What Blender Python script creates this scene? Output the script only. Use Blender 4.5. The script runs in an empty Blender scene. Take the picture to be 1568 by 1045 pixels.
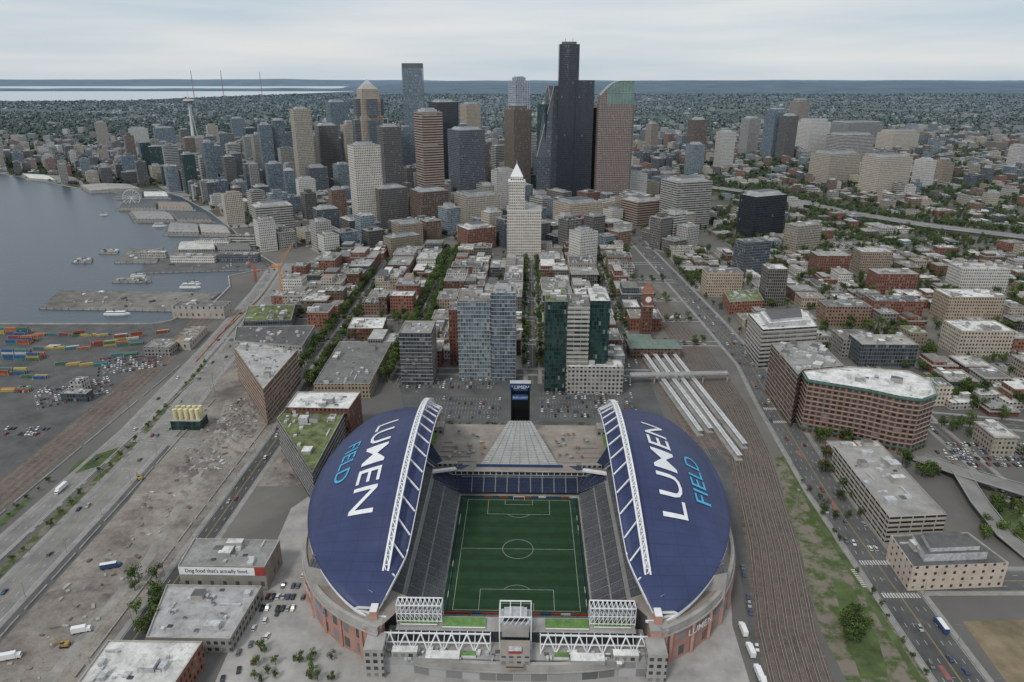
import bpy, bmesh, math, random
from mathutils import Vector, Matrix, noise
R=random.Random(11)
F=1079.0; TH=math.radians(20.36); CT,ST=math.cos(TH),math.sin(TH); HC=265.0; PHI=0.0222
sc=bpy.context.scene
def sm(x):
    x=max(0.0,min(1.0,x)); return x*x*(3-2*x)
def terr(x,y):
    h=38*sm((y-1300)/900)*sm((x-300)/600)*(1-sm((y-2600)/1500))
    lf=sm((-x/max(y,1)-.10)/.16) if y>6000 else 0
    h+=60*sm((y-4200)/3500)*(0.5+1.1*noise.noise(Vector((x/1700,y/2400,3))))*(1-sm((y-10500)/2500))*(1-lf*sm((y-7600)/1000))
    if y>12500:
        n_=noise.noise(Vector((x/4200,y/9000,7))); n2=noise.noise(Vector((x/1300,1,7)))
        h+=(1-lf)*sm((y-12500)/9000)*(170+85*n_+26*n2)
        h+=lf*((50+30*n2)*sm((y-17000)/900)*(1-sm((y-19500)/1500))+sm((y-28500)/3000)*(235+85*n_+26*n2))
    return max(h,0)
def ray(px,py):
    u=(px-784)/F; v=(py-522.5)/F
    return u,CT-v*ST,ST+v*CT
def G(px,py,z=None):
    u,f,r=ray(px,py)
    zz=0 if z is None else z
    for i in range(1 if z is not None else 8):
        k=(HC-zz)/max(r,1e-3); x,y=u*k,f*k
        if z is None: zz=terr(x,y)
    return Vector((x,y,zz))
def hat(Y,ytop):
    r=ST+(ytop-522.5)/F*CT
    return HC-r*(Y*CT)/(1-r*ST)
def proj(x,y,z):
    d=y*CT+(HC-z)*ST; w=((HC-z)*CT-y*ST)
    if d<1: return -9999,-9999
    return 784+x/d*F,522.5+w/d*F
def PL(s,t,z=0):  # street grid frame
    return Vector((s*math.cos(PHI)+t*math.sin(PHI),-s*math.sin(PHI)+t*math.cos(PHI),z))
def inpoly(x,y,P):
    c=False;j=len(P)-1
    for i in range(len(P)):
        xi,yi,xj,yj=P[i][0],P[i][1],P[j][0],P[j][1]
        if (yi>y)!=(yj>y) and x<(xj-xi)*(y-yi)/(yj-yi)+xi: c=not c
        j=i
    return c
# ---------------- materials
class N:
    def __init__(s,name):
        s.m=bpy.data.materials.new(name); s.m.use_nodes=True; s.t=s.m.node_tree; s.b=s.t.nodes['Principled BSDF']
    def n(s,ty,**k):
        o=s.t.nodes.new(ty)
        for a,b in k.items(): setattr(o,a,b)
        return o
    def l(s,a,b):
        if isinstance(a,(int,float)): b.default_value=a
        elif isinstance(a,tuple): b.default_value=(a+(1,)) if (len(a)==3 and len(b.default_value)==4) else a
        else: s.t.links.new(a,b)
    def M(s,op,a,b=0.0,c=None):
        o=s.n('ShaderNodeMath',operation=op); s.l(a,o.inputs[0]); s.l(b,o.inputs[1])
        if c is not None: s.l(c,o.inputs[2])
        return o.outputs[0]
    def mix(s,f,a,b,bt='MIX'):
        o=s.n('ShaderNodeMix',data_type='RGBA',blend_type=bt); s.l(f,o.inputs[0]); s.l(a,o.inputs[6]); s.l(b,o.inputs[7]); return o.outputs[2]
    def noise(s,scale,det=3,rough=.55,co=None,dim='3D'):
        o=s.n('ShaderNodeTexNoise'); o.inputs['Scale'].default_value=scale; o.inputs['Detail'].default_value=det; o.inputs['Roughness'].default_value=rough
        if co is None: co=s.pos()
        s.l(co,o.inputs['Vector']); return o.outputs['Fac']
    def pos(s):
        if not hasattr(s,'_p'): s._p=s.n('ShaderNodeNewGeometry')
        return s._p.outputs['Position']
    def island(s):
        s.pos(); return s._p.outputs['Random Per Island']
    def ramp(s,f,st,interp='LINEAR'):
        o=s.n('ShaderNodeValToRGB'); o.color_ramp.interpolation=interp; e=o.color_ramp.elements
        while len(e)<len(st): e.new(.5)
        for i,(p,c) in enumerate(st): e[i].position=p; e[i].color=tuple(c)+(1,)
        s.l(f,o.inputs[0]); return o.outputs[0]
    def rng(s,f,a,b,c,d):
        o=s.n('ShaderNodeMapRange'); s.l(f,o.inputs[0])
        for i,v in enumerate((a,b,c,d)): o.inputs[i+1].default_value=v
        return o.outputs[0]
    def fin(s,col,rough=.8,spec=.3,haze=True,bump=None,bd=.1,bs=.5,metal=0):
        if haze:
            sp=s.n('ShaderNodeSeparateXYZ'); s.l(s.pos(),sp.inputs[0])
            col=s.mix(s.rng(sp.outputs[1],700,6500,0,.55),col,(.27,.335,.41))  # aerial haze painted into the base colour, growing with world Y
        s.l(col,s.b.inputs['Base Color']); s.l(rough,s.b.inputs['Roughness']); s.b.inputs['Specular IOR Level'].default_value=spec
        s.b.inputs['Metallic'].default_value=metal
        if bump is not None:
            o=s.n('ShaderNodeBump'); o.inputs['Strength'].default_value=bs; o.inputs['Distance'].default_value=bd
            s.l(bump,o.inputs['Height']); s.l(o.outputs[0],s.b.inputs['Normal'])
        return s.m
def plain(name,c,rough=.7,var=.25,scale=.3,spec=.3,metal=0,haze=True):
    n=N(name); f=n.noise(scale,5,.65); g=n.noise(scale*.12,2)
    k=n.M('ADD',n.rng(f,.3,.7,1-var,1+var),n.rng(g,.3,.7,-var*.5,var*.5))
    col=n.mix(1.0,c,k,'MULTIPLY')
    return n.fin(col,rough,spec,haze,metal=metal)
def facade(name,wall,glass,bw,fh,ww,wh,gr=.15,var=.3,blind=.82,wrough=.8):
    n=N(name); tc=n.n('ShaderNodeUVMap'); sp=n.n('ShaderNodeSeparateXYZ'); n.l(tc.outputs[0],sp.inputs[0])
    u=n.M('DIVIDE',sp.outputs[0],bw); v=n.M('DIVIDE',sp.outputs[1],fh)
    mu=n.M('LESS_THAN',n.M('ABSOLUTE',n.M('SUBTRACT',n.M('FRACT',u),.5)),ww/2)
    mv=n.M('LESS_THAN',n.M('ABSOLUTE',n.M('SUBTRACT',n.M('FRACT',v),.5)),wh/2)
    mask=n.M('MULTIPLY',mu,mv)
    oi=n.n('ShaderNodeObjectInfo'); cx=n.n('ShaderNodeCombineXYZ')
    n.l(n.M('FLOOR',u),cx.inputs[0]); n.l(n.M('FLOOR',v),cx.inputs[1]); n.l(n.M('MULTIPLY',oi.outputs['Random'],97.),cx.inputs[2])
    wn=n.n('ShaderNodeTexWhiteNoise'); n.l(cx.outputs[0],wn.inputs[0])
    g=n.mix(1.0,glass,n.rng(wn.outputs[0],0,1,.45,1.7),'MULTIPLY')
    g=n.mix(n.M('MULTIPLY',n.M('GREATER_THAN',wn.outputs[0],blind),.5),g,(.35,.34,.31))
    w=n.mix(1.0,wall,n.rng(oi.outputs['Random'],0,1,1-var,1+var),'MULTIPLY')
    w=n.mix(1.0,w,n.rng(n.noise(.15,5,.7),.3,.7,.8,1.15),'MULTIPLY')
    col=n.mix(mask,w,g)
    inv=n.M('SUBTRACT',1.0,mask)
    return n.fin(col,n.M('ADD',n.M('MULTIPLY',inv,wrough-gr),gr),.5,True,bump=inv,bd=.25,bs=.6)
FM={}
FM['brick']=facade('brick_facade',(.21,.085,.055),(.03,.035,.04),3.2,4.0,.5,.55,var=.4)
FM['brick2']=facade('brown_brick_facade',(.20,.125,.085),(.03,.035,.04),3.4,4.0,.52,.55,var=.4)
FM['curvebrick']=facade('curved_office_brick',(.22,.12,.085),(.03,.04,.045),4.6,4.0,.62,.5,var=.02,blind=.97)
FM['beige']=facade('beige_facade',(.43,.38,.31),(.04,.045,.05),3.2,4.0,.5,.5)
FM['tan']=facade('tan_facade',(.36,.29,.22),(.035,.04,.045),3.0,3.9,.5,.5)
FM['white']=facade('white_facade',(.60,.58,.54),(.06,.07,.08),3.0,4.0,.5,.5,var=.12)
FM['whitegrid']=facade('white_grid_facade',(.60,.56,.50),(.05,.055,.06),3.4,4.4,.5,.5,var=.06)
FM['conc']=facade('concrete_facade',(.34,.33,.31),(.04,.045,.05),3.6,4.0,.55,.5)
FM['bandw']=facade('ribbon_window_facade',(.47,.45,.41),(.035,.045,.05),6,4.2,.96,.5,var=.15,blind=.93)
FM['brownband']=facade('brown_ribbon_facade',(.36,.26,.195),(.03,.03,.035),30,4.6,1.0,.5,var=.05,blind=.97)
FM['brownv']=facade('brown_vertical_facade',(.24,.18,.135),(.03,.03,.03),2.8,4.0,.5,.9,var=.05,blind=.95)
FM['munib']=facade('rose_granite_facade',(.24,.18,.155),(.035,.04,.045),3.6,4.6,.6,.5,var=.05,blind=.97)
FM['glassb']=facade('blue_glass_facade',(.18,.215,.245),(.085,.12,.155),2.4,3.8,.85,.8,gr=.1,var=.15,blind=.92)
FM['glassl']=facade('pale_glass_facade',(.26,.30,.33),(.10,.145,.17),2.4,3.8,.8,.75,gr=.1,var=.15,blind=.88)
FM['glassg']=facade('green_glass_facade',(.03,.05,.05),(.018,.045,.042),2.0,3.9,.9,.88,gr=.08,var=.05,blind=.97)
FM['glassd']=facade('dark_glass_facade',(.12,.13,.14),(.04,.055,.07),2.6,3.9,.8,.7,gr=.1,blind=.94)
FM['black']=facade('black_glass_facade',(.014,.015,.02),(.012,.016,.024),3.0,4.2,.85,.8,gr=.12,var=.05,blind=.995,wrough=.35)
FM['darkgrid']=facade('dark_grid_facade',(.17,.16,.145),(.02,.022,.025),2.6,3.9,.62,.7,blind=.96)
FM['f5']=facade('white_fin_glass_facade',(.60,.62,.66),(.10,.14,.22),5,4.5,.72,.85,gr=.1,var=.05,blind=.95)
FM['pinkbrick']=facade('stadium_brick_facade',(.36,.205,.165),(.12,.13,.14),8.5,9,.42,.62,var=.02,blind=2)
FM['plainconc']=facade('stadium_concrete_wall',(.37,.36,.35),(.25,.25,.25),8,5,.95,.93,var=.02,blind=2,gr=.7)
FM['shed']=facade('corrugated_shed_wall',(.34,.31,.28),(.10,.10,.10),7,9,.3,.35,var=.2)
FM['garage']=facade('parking_garage_facade',(.42,.39,.34),(.03,.03,.03),7.5,3.3,.9,.45,var=.06,blind=.97)
FM['hotel']=facade('hotel_facade',(.52,.44,.365),(.04,.04,.045),5.5,4.4,.28,.4,var=.03)
def roofmat(name,stops):
    n=N(name); oi=n.n('ShaderNodeObjectInfo')
    c=n.ramp(oi.outputs['Random'],stops,'CONSTANT')
    k=n.rng(n.noise(.11,6,.7),.3,.72,.6,1.25); c=n.mix(1.0,c,k,'MULTIPLY')
    st=n.rng(n.noise(.45,4,.7),.52,.72,0,.55); c=n.mix(st,c,(.11,.105,.095))
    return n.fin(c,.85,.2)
RF=roofmat('flat_roof',[(0,(.30,.30,.29)),(.13,(.55,.54,.52)),(.23,(.19,.19,.185)),(.36,(.38,.37,.345)),(.48,(.12,.12,.12)),(.58,(.68,.68,.66)),(.69,(.24,.22,.20)),(.79,(.42,.42,.41)),(.88,(.16,.16,.165)),(.95,(.29,.235,.19))])
RW=roofmat('white_membrane_roof',[(0,(.70,.70,.68)),(.5,(.64,.64,.61))])
RD=roofmat('dark_roof',[(0,(.14,.14,.14)),(.5,(.2,.19,.18))])
RG=plain('green_sedum_roof',(.13,.16,.07),.95,.55,.15)
TRIM=plain('cornice_trim',(.36,.34,.31)); HV=plain('rooftop_unit_metal',(.44,.45,.46),.5,.35,.6); HVD=plain('rooftop_unit_dark',(.10,.10,.10),.6)
CONC=plain('pale_concrete',(.33,.32,.305),.85,.25,.08); SIDE=plain('sidewalk_concrete',(.26,.255,.24),.9,.2,.15)
ASPH=plain('asphalt',(.102,.102,.101),.9,.3,.05); ASPHD=plain('dark_asphalt',(.075,.075,.075),.9,.3,.04); ROADL=plain('worn_road_concrete',(.215,.21,.20),.9,.25,.05)
n=N('construction_dirt'); c=n.ramp(n.noise(.03,8,.75),[(.34,(.11,.10,.095)),(.44,(.21,.185,.165)),(.54,(.29,.26,.23)),(.62,(.34,.31,.275)),(.74,(.18,.165,.15))])
c=n.mix(n.rng(n.noise(.011,3,.5),.45,.62,0,.45),c,(.155,.15,.145))
c=n.mix(n.rng(n.noise(.2,6,.75),.5,.68,0,.55),c,(.12,.105,.095)); DIRT=n.fin(c,.95,.1,bump=n.noise(.35,6,.7),bd=1.0,bs=.8)
n=N('scrubby_verge'); c=n.mix(n.rng(n.noise(.09,6,.7),.44,.56,0,1),(.20,.175,.145),(.07,.10,.035)); VERGE=n.fin(c,.95,.1)
WHITE=plain('white_steel',(.74,.75,.76),.45,.08,.3); PAINT=plain('road_marking_paint',(.52,.52,.50),.8,.25,.8); YEL=plain('yellow_paint',(.38,.28,.08),.7)
GRASS=plain('grass',(.075,.105,.04),.95,.45,.08); TURF2=plain('planter_turf',(.12,.22,.07),.95,.3,.3); DRYG=plain('dry_grass',(.19,.155,.10),.95,.4,.06)
BALL=plain('rail_ballast',(.13,.105,.09),.95,.35,.25); RAIL=plain('steel_rail',(.26,.23,.21),.5); GLS=plain('dark_window_glass',(.03,.04,.05),.12,.3,.4,.6)
STEEL=plain('galvanised_steel',(.40,.42,.44),.45,.2,.4); CYAN=plain('cyan_lettering',(.07,.38,.60),.6,.05)
BRK=plain('red_brick_masonry',(.24,.09,.06),.85,.2,.5); PINK=plain('pink_masonry',(.44,.25,.20),.85,.15,.2)
GREENM=plain('green_copper_trim',(.07,.17,.14),.5); TERRA=plain('terracotta_roof',(.28,.13,.09)); BLACK=plain('black_screen',(.01,.01,.012),.25,.1); BLUEM=plain('blue_sign_panel',(.03,.09,.26),.4)
CANO=plain('canopy_roof_grey',(.52,.53,.53),.6,.2,.2)
# ---------------- mesh builder
class MB:
    def __init__(s): s.v=[];s.f=[];s.m=[];s.u=[];s.mats=[]
    def mi(s,m):
        if m not in s.mats: s.mats.append(m)
        return s.mats.index(m)
    def face(s,pts,mat,uv=None):
        b=len(s.v); s.v+= [tuple(p) for p in pts]; s.f.append(tuple(range(b,b+len(pts)))); s.m.append(s.mi(mat))
        s.u+= uv if uv else [(p[0]*.1,p[1]*.1) for p in pts]
    def prism(s,P,z0,z1,wm,rm,cap=True,ztop=None):
        a=sum(P[i][0]*P[(i+1)%len(P)][1]-P[(i+1)%len(P)][0]*P[i][1] for i in range(len(P)))
        if a<0: P=P[::-1]
        b=len(s.v); n=len(P); u=0; k=s.mi(wm)
        for p in P: s.v.append((p[0],p[1],z0))
        for p in P: s.v.append((p[0],p[1],z1))
        h=z1-z0
        for i in range(n):
            j=(i+1)%n; L=math.hypot(P[j][0]-P[i][0],P[j][1]-P[i][1])
            s.f.append((b+i,b+j,b+n+j,b+n+i)); s.m.append(k); s.u+=[(u,0),(u+L,0),(u+L,h),(u,h)]; u+=L
        if cap:
            s.f.append(tuple(b+n+i for i in range(n))); s.m.append(s.mi(rm)); s.u+=[(p[0]*.1,p[1]*.1) for p in P]
    def box(s,x,y,z,sx,sy,sz,yaw,wm,rm=None):
        s.prism(rect(x,y,sx,sy,yaw),z,z+sz,wm,rm or wm)
    def beam(s,p,q,w,mat,h=None):
        p=Vector(p);q=Vector(q);d=(q-p)
        if d.length<1e-4: return
        d.normalize(); a=d.cross(Vector((0,0,1)))
        if a.length<.05: a=Vector((1,0,0))
        a.normalize(); b=a.cross(d); a*=w/2; b*=(h or w)/2
        c=[p+a+b,p-a+b,p-a-b,p+a-b,q+a+b,q-a+b,q-a-b,q+a-b]
        B=len(s.v); s.v+=[tuple(x) for x in c]; k=s.mi(mat)
        for f in ((0,1,2,3),(7,6,5,4),(0,4,5,1),(1,5,6,2),(2,6,7,3),(3,7,4,0)):
            s.f.append(tuple(B+i for i in f)); s.m.append(k); s.u+=[(0,0)]*4
    def cyl(s,x,y,z0,z1,r0,r1,mat,seg=12,cap=True):
        b=len(s.v);k=s.mi(mat)
        for z,r in((z0,r0),(z1,r1)):
            for i in range(seg):
                a=2*math.pi*i/seg; s.v.append((x+r*math.cos(a),y+r*math.sin(a),z))
        for i in range(seg):
            j=(i+1)%seg; s.f.append((b+i,b+j,b+seg+j,b+seg+i)); s.m.append(k); L=2*math.pi*r0/seg; s.u+=[(i*L,z0),(i*L+L,z0),(i*L+L,z1),(i*L,z1)]
        if cap:
            s.f.append(tuple(b+seg+i for i in range(seg))); s.m.append(k); s.u+=[(0,0)]*seg
    def mesh(s,name):
        me=bpy.data.meshes.new(name); me.from_pydata(s.v,[],s.f)
        for m in s.mats: me.materials.append(m)
        me.polygons.foreach_set('material_index',s.m)
        uv=me.uv_layers.new(name='UVMap'); uv.data.foreach_set('uv',[c for p in s.u for c in p])
        me.update(); return me
    def obj(s,name,loc=None,parent=None):
        o=bpy.data.objects.new(name,s.mesh(name)); sc.collection.objects.link(o)
        if loc: o.location=loc
        if parent: o.parent=parent
        return o
def rect(x,y,sx,sy,yaw):
    c,s=math.cos(yaw),math.sin(yaw)
    return [(x+a*sx/2*c-b*sy/2*s,y+a*sx/2*s+b*sy/2*c) for a,b in((-1,-1),(1,-1),(1,1),(-1,1))]
def inst(name,me,loc,yaw=0,sc_=1.0,sz=None):
    o=bpy.data.objects.new(name,me); sc.collection.objects.link(o); o.location=loc; o.rotation_euler=(0,0,yaw); o.scale=(sc_,sc_,sz or sc_); return o
def shrink(P,d):
    cx=sum(p[0] for p in P)/len(P); cy=sum(p[1] for p in P)/len(P)
    out=[]
    for p in P:
        L=math.hypot(p[0]-cx,p[1]-cy) or 1; k=max(0.1,(L-d*1.4)/L); out.append((cx+(p[0]-cx)*k,cy+(p[1]-cy)*k))
    return out
KEEP=[]
def keep(P,pad=4):
    P=[tuple(p[:2]) for p in P]
    Q=shrink(P,-pad); xs=[p[0] for p in Q]; ys=[p[1] for p in Q]; KEEP.append((min(xs),min(ys),max(xs),max(ys),Q))
def blocked(x,y,r=8):
    for a,b,c,d,P in KEEP:
        if a-r<x<c+r and b-r<y<d+r:
            if inpoly(x,y,P): return True
            for q in P:
                if abs(q[0]-x)<r and abs(q[1]-y)<r: return True
            for k in range(4):
                if inpoly(x+r*.8*(1,-1,0,0)[k],y+r*.8*(0,0,1,-1)[k],P): return True
    return False
def areaof(P): return abs(sum(P[i][0]*P[(i+1)%len(P)][1]-P[(i+1)%len(P)][0]*P[i][1] for i in range(len(P))))/2
def bmass(b,P,z0,z1,wm,rm,corn=False,units=True,bands=0):
    a=sum(P[i][0]*P[(i+1)%len(P)][1]-P[(i+1)%len(P)][0]*P[i][1] for i in range(len(P)))
    if a<0: P=P[::-1]
    b.prism(P,z0,z1,wm,rm,cap=False)
    I=shrink(P,.5); n=len(P); zr=z1-.9
    for i in range(n):
        j=(i+1)%n
        b.face([(*P[i],z1),(*P[j],z1),(*I[j],z1),(*I[i],z1)],TRIM)
        b.face([(*I[i],z1),(*I[j],z1),(*I[j],zr),(*I[i],zr)],TRIM)
    b.face([(*p,zr) for p in I],rm)
    if corn:
        O=shrink(P,-.7)
        for i in range(n):
            j=(i+1)%n
            b.face([(*O[i],z1-1.3),(*O[j],z1-1.3),(*O[j],z1-.3),(*O[i],z1-.3)],TRIM)
            b.face([(*O[i],z1-.3),(*O[j],z1-.3),(*P[j],z1-.25),(*P[i],z1-.25)],TRIM)
    if bands:
        z=z0+bands
        O=shrink(P,-.3)
        while z<z1-1:
            for i in range(n):
                j=(i+1)%n
                b.face([(*O[i],z-.22),(*O[j],z-.22),(*O[j],z+.22),(*O[i],z+.22)],TRIM)
                b.face([(*O[i],z+.22),(*O[j],z+.22),(*P[j],z+.23),(*P[i],z+.23)],TRIM)
            z+=abs(bands)
    if units:
        A=areaof(P)
        ang=math.atan2(P[1][1]-P[0][1],P[1][0]-P[0][0])
        k=int(min(26,4+A/110)); Q=shrink(P,3.5)
        xs=[p[0] for p in Q]; ys=[p[1] for p in Q]
        for i in range(k):
            for tr in range(6):
                x=R.uniform(min(xs),max(xs)); y=R.uniform(min(ys),max(ys))
                if inpoly(x,y,Q): break
            else: continue
            q=R.random(); 
            if q<.15 and A>250: b.box(x,y,zr,R.uniform(4,9),R.uniform(4,7),R.uniform(2.5,4.6),ang,R.choice([TRIM,HV,CONC]),R.choice([HV,RD,RW]))
            elif q<.70:
                w=R.uniform(1.2,3.4); b.box(x,y,zr,w,w*R.uniform(.6,1.6),R.uniform(.9,2.2),ang,HV,R.choice([HV,HVD,HV]))
            elif q<.86: b.box(x,y,zr,R.uniform(5,12),.9,.9,ang+R.choice([0,math.pi/2]),HV)
            else: b.box(x,y,zr,2.4,1.8,.5,ang,HVD,GLS)
def building(name,P,h,style,rm=None,z0=None,corn=False,bands=0,units=True,pad=3,setb=0):
    cx=sum(p[0] for p in P)/len(P); cy=sum(p[1] for p in P)/len(P)
    if z0 is None: z0=terr(cx,cy)
    L=[(p[0]-cx,p[1]-cy) for p in P]
    b=MB(); bmass(b,L,-3 if z0>3 else 0,h,FM[style],rm or RF,corn,units,bands)
    if setb:
        Q=shrink(L,min(8,math.sqrt(areaof(L))*.2)); b.prism(Q,h-.9,h+setb,FM[style] if setb>6 else HV,rm or RF)
        Q=shrink(Q,3); b.prism(Q,h+setb-.1,h+setb+2.5,HV,HVD)
    o=b.obj(name,(cx,cy,z0)); keep(P,pad); return o
def hb(name,xl,xr,yt,yb,dep,style,yaw=-PHI,rm=None,**k):
    a=G(xl,yb);c=G(xr,yb); W=c.x-a.x; m=(a+c)/2
    if abs(yaw)<.1: w=W; cy=m.y+dep/2
    else:
        r=dep/W if dep>3 else dep; w=W/(abs(math.cos(yaw))+r*abs(math.sin(yaw))); dep=w*r; cy=m.y+ (w*abs(math.sin(yaw))+dep*abs(math.cos(yaw)))/2
    h=hat(m.y,yt)-m.z
    return building(name,rect(m.x*cy/m.y if abs(yaw)>.1 else m.x,cy,w,dep,yaw),max(h,6),style,rm,z0=m.z,**k)
def rb(name,pts,style,xb=None,yb=None,yt=None,h=None,**k):
    if h is None: h=hat(G(xb,yb).y,yt)
    return building(name,[tuple(G(x,y,h)[:2]) for x,y in pts],h,style,**k)
def sheet(name,P,mat,z=.02,parent=None):
    b=MB(); a=sum(P[i][0]*P[(i+1)%len(P)][1]-P[(i+1)%len(P)][0]*P[i][1] for i in range(len(P)))
    if a<0: P=P[::-1]
    b.face([(p[0],p[1],z if len(p)<3 else p[2]+z) for p in P],mat); return b.obj(name,parent=parent)
def pxs(L): return [G(x,y) for x,y in L]
def strip(b,pts,w,mat,z,off=0.0):
    n=len(pts);L=[];Rr=[]
    for i in range(n):
        d=(Vector(pts[min(i+1,n-1)][:2])-Vector(pts[max(i-1,0)][:2])).normalized(); nn=Vector((-d.y,d.x)); p=Vector(pts[i][:2])
        zz=(pts[i][2] if len(pts[i])>2 else 0)+z
        a=p+nn*(w/2+off); c=p+nn*(-w/2+off); L.append((a.x,a.y,zz)); Rr.append((c.x,c.y,zz))
    for i in range(n-1): b.face([Rr[i],Rr[i+1],L[i+1],L[i]],mat)
def resample(pts,st):
    out=[];pts=[Vector(p) if len(p)>2 else Vector((p[0],p[1],0)) for p in pts]
    for a,c in zip(pts[:-1],pts[1:]):
        n=max(1,int((c-a).length/st))
        for i in range(n): out.append(a.lerp(c,i/n))
    out.append(pts[-1]); return out
def road(name,pts,w,lanes=4,mat=None,z=.03,walk=True):
    b=MB(); strip(b,pts,w,mat or ASPH,z); o=b.obj(name)
    m=MB()
    if walk:
        for sg in(-1,1):
            strip(m,pts,3.2,SIDE,z+.12,sg*(w/2+1.6)); 
    q=resample(pts,3.0)
    for l in range(1,lanes):
        off=-w/2+w*l/lanes
        if l*2==lanes: strip(m,pts,.18,YEL,z+.012,off+.2); strip(m,pts,.18,YEL,z+.012,off-.2)
        else:
            for i in range(0,len(q)-1,4): strip(m,q[i:i+2],.2,PAINT,z+.012,off)
    for sg in(-1,1): strip(m,pts,.2,PAINT,z+.012,sg*(w/2-.5))
    m.obj('kerb_and_markings',parent=o)
    for a,c in zip(pts[:-1],pts[1:]):
        a=Vector(a[:2]);c=Vector(c[:2]);d=(c-a).normalized();nn=Vector((-d.y,d.x))*(w/2+3)
        KEEP.append((min(a.x,c.x)-abs(nn.x),min(a.y,c.y)-abs(nn.y),max(a.x,c.x)+abs(nn.x),max(a.y,c.y)+abs(nn.y),[tuple(a+nn),tuple(a-nn),tuple(c-nn),tuple(c+nn)]))
    return o
def crosswalk(b,c,along,w,L,z=.06):
    c=Vector(c[:2]);d=Vector((math.cos(along),math.sin(along)));n=Vector((-d.y,d.x)); k=int(L/1.6)
    for i in range(k):
        p=c+d*((i-k/2+.5)*1.6); b.face([(*(p-d*.4-n*w/2),z),(*(p+d*.4-n*w/2),z),(*(p+d*.4+n*w/2),z),(*(p-d*.4+n*w/2),z)],PAINT)
# ---------------- ground
n=N('urban_ground'); sp=n.n('ShaderNodeSeparateXYZ'); n.l(n.pos(),sp.inputs[0])
near=n.ramp(n.noise(.006,7,.65),[(.3,(.11,.108,.105)),(.5,(.145,.14,.132)),(.62,(.19,.18,.16)),(.75,(.12,.12,.11))])
gr=n.ramp(n.noise(.012,8,.75),[(.35,(.03,.048,.022)),(.5,(.055,.072,.035)),(.6,(.12,.115,.10)),(.72,(.04,.06,.03))])
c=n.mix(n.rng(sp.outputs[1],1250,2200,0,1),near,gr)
c=n.mix(n.rng(sp.outputs[1],2000,9000,0,.5),c,(.25,.32,.38))  # blue-grey distance haze painted into the ground colour
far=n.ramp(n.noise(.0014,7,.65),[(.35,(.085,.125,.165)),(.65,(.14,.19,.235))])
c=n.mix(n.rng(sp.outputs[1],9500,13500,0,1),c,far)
c=n.mix(n.rng(sp.outputs[1],13500,38000,0,.45),c,(.22,.31,.42))  # far hills: more haze mixed into their colour with distance
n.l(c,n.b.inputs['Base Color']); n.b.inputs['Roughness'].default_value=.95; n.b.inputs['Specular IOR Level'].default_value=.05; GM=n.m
ys=[-600,-100,100,300,500,700,900]; 
while ys[-1]<70000: ys.append(ys[-1]*1.03+20)
NX=160; rows=[]
for y in ys:
    wd=2500+max(y,0)*1.1
    rows.append([(-wd+2*wd*i/NX,y,terr(-wd+2*wd*i/NX,y)) for i in range(NX+1)])
v=[p for r in rows for p in r]; f=[]
for j in range(len(rows)-1):
    for i in range(NX):
        a=j*(NX+1)+i; f.append((a,a+1,a+NX+2,a+NX+1))
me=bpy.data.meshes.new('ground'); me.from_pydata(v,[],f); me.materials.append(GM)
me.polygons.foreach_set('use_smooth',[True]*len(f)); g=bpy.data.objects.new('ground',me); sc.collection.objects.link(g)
# ---------------- water
n=N('sea_water'); n.l((.035,.058,.08),n.b.inputs['Base Color']); n.b.inputs['Roughness'].default_value=.28; n.b.inputs['Specular IOR Level'].default_value=.38
bp=n.n('ShaderNodeBump'); bp.inputs['Strength'].default_value=.6; bp.inputs['Distance'].default_value=.8; n.l(n.noise(.1,7,.72),bp.inputs['Height']); n.l(bp.outputs[0],n.b.inputs['Normal']); WAT=n.m
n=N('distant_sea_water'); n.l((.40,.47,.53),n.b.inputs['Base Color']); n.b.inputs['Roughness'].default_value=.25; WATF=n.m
SH=[(-60,497),(235,497),(262,492),(330,462),(352,440),(350,424),(425,408),(388,385),(356,352),(322,326),(278,302),(240,291),(180,296),(120,289),(60,277),(0,266),(-90,258)]
SHW=pxs(SH); BAY=SHW+[Vector((-5000,SHW[-1].y+150,0)),Vector((-5000,SHW[0].y,0))]
sheet('water',BAY,WAT,.35)
def inbay(x,y): return inpoly(x,y,BAY)
FW=[(-9500,9000),(-4900,9300),(-4700,11000),(-4100,13500),(-3400,17000),(-19000,17000)]
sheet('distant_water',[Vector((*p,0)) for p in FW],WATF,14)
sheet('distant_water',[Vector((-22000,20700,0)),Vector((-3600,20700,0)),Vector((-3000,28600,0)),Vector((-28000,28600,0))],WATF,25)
b=MB()
for a,c in zip(SHW[:-1],SHW[1:]): b.beam(a+Vector((0,0,.6)),c+Vector((0,0,.6)),2.0,CONC,1.6)
b.obj('seawall')
# ---------------- STADIUM
FC=(3.5,353.6)
def S(s,t,z=0):
    return Vector((FC[0]+s*math.cos(PHI)+t*math.sin(PHI),FC[1]-s*math.sin(PHI)+t*math.cos(PHI),z))
stad=bpy.data.objects.new('football_stadium',None); sc.collection.objects.link(stad)
n=N('striped_turf'); tc=n.n('ShaderNodeTexCoord'); spp=n.n('ShaderNodeSeparateXYZ'); n.l(tc.outputs['Object'],spp.inputs[0])
st=n.M('GREATER_THAN',n.M('FRACT',n.M('DIVIDE',spp.outputs[1],11.0)),.5)
c=n.mix(st,(.022,.050,.025),(.026,.060,.030)); c=n.mix(1.0,c,n.rng(n.noise(.15,5),.3,.7,.85,1.15),'MULTIPLY'); TURF=n.fin(c,.9,.15,False)
b=MB(); b.face([(-39.5,-57.5,0),(39.5,-57.5,0),(39.5,56.5,0),(-39.5,56.5,0)],TURF)
o=b.obj('turf',S(0,0,.5),stad); o.rotation_euler=(0,0,-PHI)
b=MB()
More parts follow.
